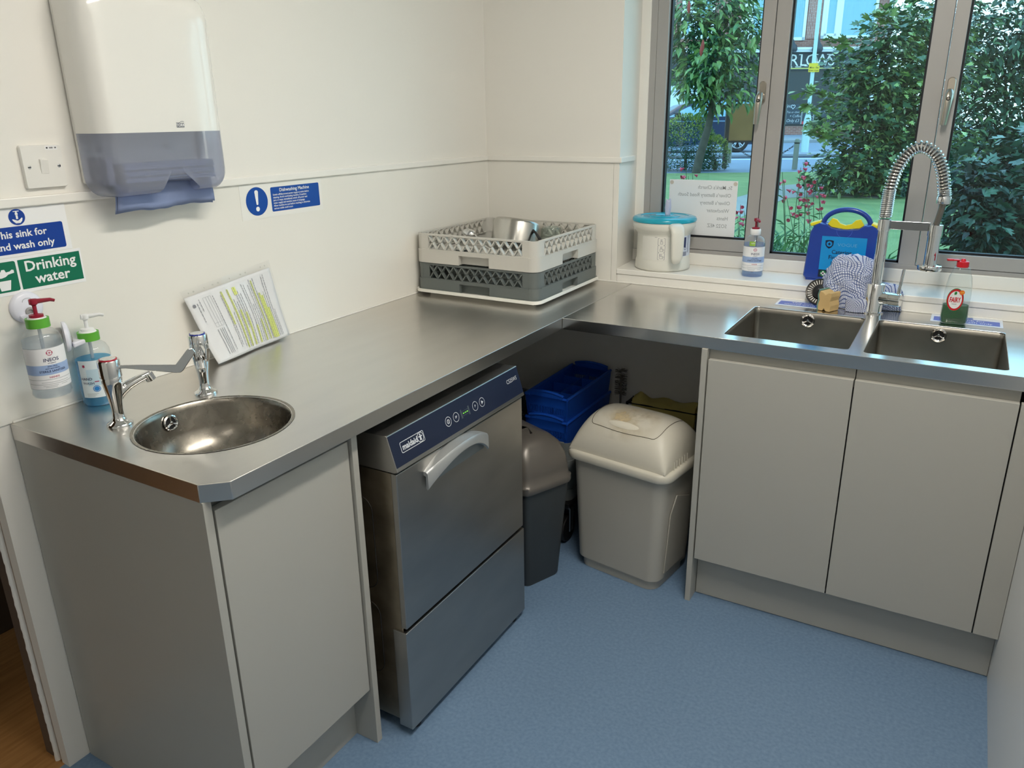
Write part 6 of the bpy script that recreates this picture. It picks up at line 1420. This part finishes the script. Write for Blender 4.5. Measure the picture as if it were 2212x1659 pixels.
# young tree
D = Dg(374, 1500); base = gd(1503, 374)
tr_ = thing('tree', base, 'young tree with drooping green leaves and a leaning grey trunk on the lawn', 'tree')
tk = [base - V((0, 0, 0.03)), sp3(1511, 340, D), sp3(1521, 305, D), sp3(1530, 275, D), sp3(1537, 240, D), sp3(1541, 200, D), sp3(1545, 150, D), sp3(1543, 90, D), sp3(1546, 20, D)]
tm = MB().tube(tk, [0.082, 0.078, 0.074, 0.066, 0.060, 0.052, 0.040, 0.028, 0.012], 12)
blobs = []
for i, (u, v, r_, dd) in enumerate(((1545, 200, 55, 0), (1500, 175, 50, -0.2), (1595, 185, 48, 0.1), (1475, 125, 52, 0.2), (1545, 130, 62, -0.3), (1610, 120, 52, 0.2), (1490, 70, 55, 0), (1560, 60, 60, 0.3), (1620, 60, 40, -0.2), (1480, 25, 52, 0.1), (1560, 5, 58, 0), (1610, 5, 45, 0.2), (1465, 190, 30, 0), (1625, 215, 24, 0))):
    c_ = sp3(u, v, D + dd); q = r_ * px(D); blobs.append((c_, (q, q, q * 0.85)))
    st_ = tk[4 + min(4, max(0, int((200 - v) / 55)))]; tm.tube([st_, st_.lerp(c_, 0.6) + V((0, 0, 0.05)), c_], [0.022, 0.014, 0.005], 6)
tm.build('trunk', BARK, tr_)
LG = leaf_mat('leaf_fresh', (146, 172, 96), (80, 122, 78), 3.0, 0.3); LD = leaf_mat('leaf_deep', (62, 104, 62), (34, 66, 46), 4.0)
leaves('foliage', LG, tr_, cloud(1100, blobs, 21, 0.5), 0.19, 0.6, 0.42, 3)
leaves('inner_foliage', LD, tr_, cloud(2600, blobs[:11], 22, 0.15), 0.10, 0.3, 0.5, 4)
rs = MB(); rnd = random.Random(4)
for u, v in ((1518, 98), (1515, 108), (1488, 15)):
    p = sp3(u, v, D - 0.75); rs.lathe([(0.008, -0.10), (0.028, -0.05), (0.028, 0.03), (0.010, 0.09)], p, 8)
rs.build('seed_head', mat('seed_red', (150, 60, 50), 0.7), tr_)
# round hedge bush left of the trunk, and the small one right of it
D = Dg(380, 1480)
for (u, v, ru, rv, n, lab, sd_) in ((1482, 326, 60, 70, 7000, 'rounded hedge bush with yellow-green new growth, left of the leaning trunk', 31), (1545, 345, 28, 46, 2200, 'small hedge bush right of the leaning trunk', 35)):
    c_ = sp3(u, v, D + 1.5); q = px(D + 1.5); t = thing('hedge_bush', V((c_.x, c_.y, G0)), lab, 'bush')
    bl = [(c_, (ru * q, ru * q * 0.9, rv * q)), (c_ + SR * (-ru * q * 0.5) + V((0, 0, -0.25)), (ru * q * 0.8, ru * q * 0.7, rv * q * 0.8)), (c_ + SR * (ru * q * 0.4) + V((0, 0, -0.35)), (ru * q * 0.75, ru * q * 0.65, rv * q * 0.7))]
    leaves('foliage', LD if sd_ != 35 else leaf_mat('leaf_mid', (92, 134, 76), (46, 84, 54), 5), t, cloud(n, bl, sd_, 0.72), 0.055, -0.1, 0.38, sd_)
    tips = [(p, d) for p, d in cloud(n // 2, bl[:1], sd_ + 1, 0.95) if d.z > 0.25]
    leaves('new_growth', leaf_mat('leaf_yellow', (190, 196, 96), (128, 156, 74), 6), t, tips, 0.065, -0.7, 0.30, sd_ + 2)
    MB().tube([V((c_.x, c_.y, G0)), c_], [0.04, 0.02], 8).build('stem', BARK, t)
# big shrub behind the middle pane
def shrub(name, base, label, blobs_, groups, seed):
    t = thing(name, base, label, 'shrub'); sm_ = MB()
    for c_, r_ in blobs_:
        m_ = V(base).lerp(c_, 0.55) + V((0.05, 0, 0.12)); sm_.tube([V(base), m_, V(c_)], [0.024, 0.016, 0.004], 6)
        rnd = random.Random(int(c_.x * 1000) + seed)
        for k in range(5):
            e = V(c_) + V((rnd.uniform(-1, 1) * r_[0], rnd.uniform(-1, 1) * r_[1], rnd.uniform(-0.8, 0.9) * r_[2])); sm_.tube([V(c_), e], [0.004, 0.0015], 5)
    sm_.build('stems', BARK, t)
    for i, (m_, n, size, lob, shell, nm) in enumerate(groups):
        leaves(nm, m_, t, cloud(n, blobs_, seed + i, shell), size, 0.3, 0.42, seed + 10 + i, lob)
    return t
D = 10.5; q = px(D)
bl = [(sp3(u, v, D + dd), (r_ * q, r_ * q, r_ * q * 0.9)) for u, v, r_, dd in ((1930, 70, 70, 0), (1985, 50, 60, 0.3), (1900, 150, 85, -0.1), (1830, 165, 60, 0), (1960, 190, 90, 0.2), (1870, 240, 90, 0), (1800, 260, 45, -0.2), (1950, 290, 90, 0.1), (1880, 340, 95, -0.1), (1800, 370, 62, -0.2), (1760, 390, 34, -0.1), (1960, 400, 95, 0), (1850, 440, 95, 0), (1780, 470, 60, 0), (1940, 500, 90, 0.1), (2020, 330, 90, 0.3), (2030, 150, 90, 0.4), (2030, 60, 70, 0.4), (1850, 540, 95, 0))]
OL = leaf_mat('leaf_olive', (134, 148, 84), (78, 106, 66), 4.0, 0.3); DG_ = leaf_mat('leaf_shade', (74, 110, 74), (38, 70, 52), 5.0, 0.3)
BR_ = leaf_mat('leaf_bright', (170, 190, 110), (112, 150, 84), 9.0, 0.3)
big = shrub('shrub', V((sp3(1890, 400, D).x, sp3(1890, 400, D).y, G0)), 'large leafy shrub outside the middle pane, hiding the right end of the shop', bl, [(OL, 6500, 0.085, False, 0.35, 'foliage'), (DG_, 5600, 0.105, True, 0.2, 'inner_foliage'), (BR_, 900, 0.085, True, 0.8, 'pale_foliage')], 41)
tw_ = MB(); sprigs = []
for pth in (((1835, 215), (1790, 205), (1745, 200), (1715, 195)), ((1830, 290), (1790, 280), (1760, 275), (1738, 272)), ((1860, 90), (1830, 90), (1805, 88), (1785, 92)), ((1830, 190), (1790, 225), (1755, 235), (1742, 222)), ((1840, 300), (1800, 292), (1770, 296), (1750, 288)), ((1930, 60), (1920, 40), (1900, 30), (1890, 45))):
    pts = [sp3(u, v, D - 0.5) for u, v in pth]; tw_.tube(pts, [0.010, 0.008, 0.006, 0.003], 5)
    rnd = random.Random(pth[3][0])
    for k in range(26):
        s_ = rnd.uniform(0.25, 1.0) * 2.99; i = int(s_); p = pts[i].lerp(pts[i + 1], s_ - i); sprigs.append((p + V((rnd.gauss(0, .03), rnd.gauss(0, .03), rnd.gauss(0, .03))), V((rnd.gauss(0, 1), rnd.gauss(0, 1), rnd.gauss(0.2, .6))).normalized()))
tw_.build('twigs', BARK, big)
leaves('sprig_leaves', leaf_mat('leaf_sprig', (140, 158, 92), (86, 112, 66), 12), big, sprigs, 0.12, 0.1, 0.4, 77, True)
D = 3.55; q = px(D)
bl = [(sp3(u, v, D + dd), (r_ * q, r_ * q, r_ * q * 0.9)) for u, v, r_, dd in ((2240, 330, 90, 0.4), (2120, 370, 70, 0.3), (2200, 380, 90, 0.3), (2100, 420, 90, 0.1), (2180, 460, 130, 0.1), (2260, 450, 130, 0.3), (2120, 520, 110, 0.0), (2230, 550, 130, 0.1), (2310, 420, 130, 0.6))]
DK = leaf_mat('leaf_dark_shaded', (40, 74, 56), (20, 42, 36), 8.0, 0.4); BG = leaf_mat('leaf_bluegreen', (84, 120, 96), (44, 80, 64), 9.0, 0.3)  # shade within the near shrub is put into its dark inner leaf colour
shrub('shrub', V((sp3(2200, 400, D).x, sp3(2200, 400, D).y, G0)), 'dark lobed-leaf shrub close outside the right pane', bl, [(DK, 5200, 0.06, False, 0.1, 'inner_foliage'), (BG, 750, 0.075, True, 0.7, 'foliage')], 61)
D = 13.5; q = px(D)
bl = [(sp3(u, v, D), (r_ * q, r_ * q, r_ * q)) for u, v, r_ in ((2060, 100, 90), (2160, 90, 100), (2260, 100, 100), (2080, 260, 90), (2180, 240, 110), (2280, 260, 110), (2100, 400, 90), (2200, 400, 110), (1990, 300, 70), (1960, 430, 70))]
shrub('shrub', V((sp3(2180, 330, D).x, sp3(2180, 330, D).y, G0)), 'tall evergreen shrub filling the background of the right pane', bl, [(leaf_mat('leaf_far', (66, 100, 74), (36, 66, 52), 4), 7500, 0.15, False, 0.3, 'foliage'), (leaf_mat('leaf_mid2', (112, 142, 92), (66, 100, 70), 4), 2600, 0.13, False, 0.8, 'outer_foliage')], 81)
# flowering plants under the window
PINK = mat('flower_pink', (232, 84, 120), 0.5, var=0.25, col2=(206, 44, 70), scale=40)
LB = leaf_mat('leaf_blade', (104, 156, 92), (62, 112, 76), 14, 0.35)
def flower_plant(D, stems, label, seed, nblades=70, base_uv=None, spread=0.14):
    rnd = random.Random(seed); q = px(D)
    cu = sum(s[0] for s in stems) / len(stems); b = sp3(cu, 700, D); b.z = G0
    t = thing('flowering_plant', b, label, 'plant'); sm_ = MB(); fm = MB(); lv = MB()
    for u, v, k in stems:
        top = sp3(u, v, D + rnd.uniform(-0.08, 0.08)); root = b + V((rnd.uniform(-0.06, 0.06), rnd.uniform(-0.05, 0.05), 0)); mid = root.lerp(top, 0.55) + V((rnd.uniform(-0.03, 0.03), 0, 0))
        pts = spline([root, mid, top], 6); sm_.tube(pts, [0.0035 - 0.002 * i / (len(pts) - 1) for i in range(len(pts))], 5)
        for j in range(k):
            s_ = 1 - 0.022 * j - 0.0 ; p = root.lerp(mid, 0) if False else pts[-1].lerp(pts[-5], min(1, j / 6.0)); a = rnd.uniform(0, 2 * PI); d = V((math.cos(a), math.sin(a), -0.35)).normalized()
            L = rnd.uniform(0.016, 0.023); p2 = p + d * 0.010; fm.lathe([(0.0022, 0), (0.0042, L * 0.4), (0.0066, L * 0.75), (0.0105, L), (0.0075, L * 0.93), (0.0001, L * 0.6)], p2, 7, d)
        for j in range(10):
            s_ = rnd.uniform(0.1, 0.85); i = int(s_ * (len(pts) - 1)); p = pts[i]; a = rnd.uniform(0, 2 * PI); d = V((math.cos(a), math.sin(a), rnd.uniform(0.2, 0.9))).normalized(); L = rnd.uniform(0.05, 0.09); s2 = d.cross(V((0, 0, 1))).normalized() * 0.006
            lv.add([p, p + d * L * 0.4 + s2, p + d * L - V((0, 0, L * 0.25)), p + d * L * 0.4 - s2], [(0, 1, 2), (0, 2, 3)])
    for j in range(nblades):
        a = rnd.uniform(0, 2 * PI); root = b + V((rnd.gauss(0, spread), rnd.gauss(0, 0.06), rnd.uniform(0.0, 0.35))); h_ = rnd.uniform(0.12, 0.26); d = V((math.cos(a) * 0.35, math.sin(a) * 0.35, 1)).normalized(); s2 = d.cross(V((math.sin(a), math.cos(a), 0.3))).normalized() * rnd.uniform(0.003, 0.006)
        e = root + d * h_; lv.add([root - s2, root + s2, root + d * h_ * 0.6 + s2 * 1.2, e + V((math.cos(a), math.sin(a), -0.4)) * h_ * 0.25, root + d * h_ * 0.6 - s2 * 1.2], [(0, 1, 2, 4), (2, 3, 4)])
    sm_.build('stems', mat('stem_green', (96, 120, 84), 0.7), t); fm.build('flowers', PINK, t, smooth=60); lv.build('leaves', LB, t, smooth=0, fix=False)
flower_plant(4.1, [(1482, 362, 4), (1496, 376, 5), (1487, 380, 3)], 'pink flowering plant behind the top edge of the address sheet', 1, 60)
flower_plant(3.9, [(1600, 442, 3), (1607, 455, 3), (1594, 470, 2)], 'pink flowering plant between the address sheet and the left mullion', 2, 110)
flower_plant(3.8, [(1694, 392, 3), (1700, 430, 4), (1690, 372, 2)], 'red flowering plant close to the right side of the left mullion', 3, 130)
flower_plant(3.9, [(1730, 362, 7), (1738, 380, 8), (1726, 385, 6), (1745, 398, 5), (1735, 350, 3)], 'tallest pink flowering plant, with many blooms, left of the first aid case', 4, 150, spread=0.16)
flower_plant(4.0, [(1763, 388, 4), (1757, 408, 4), (1770, 420, 3)], 'pink flowering plant with few blooms just above the first aid case', 5, 130)
flower_plant(4.2, [(1450, 420, 1), (1455, 470, 1)], 'leafy plant with sparse blooms at the left edge of the window', 6, 110)
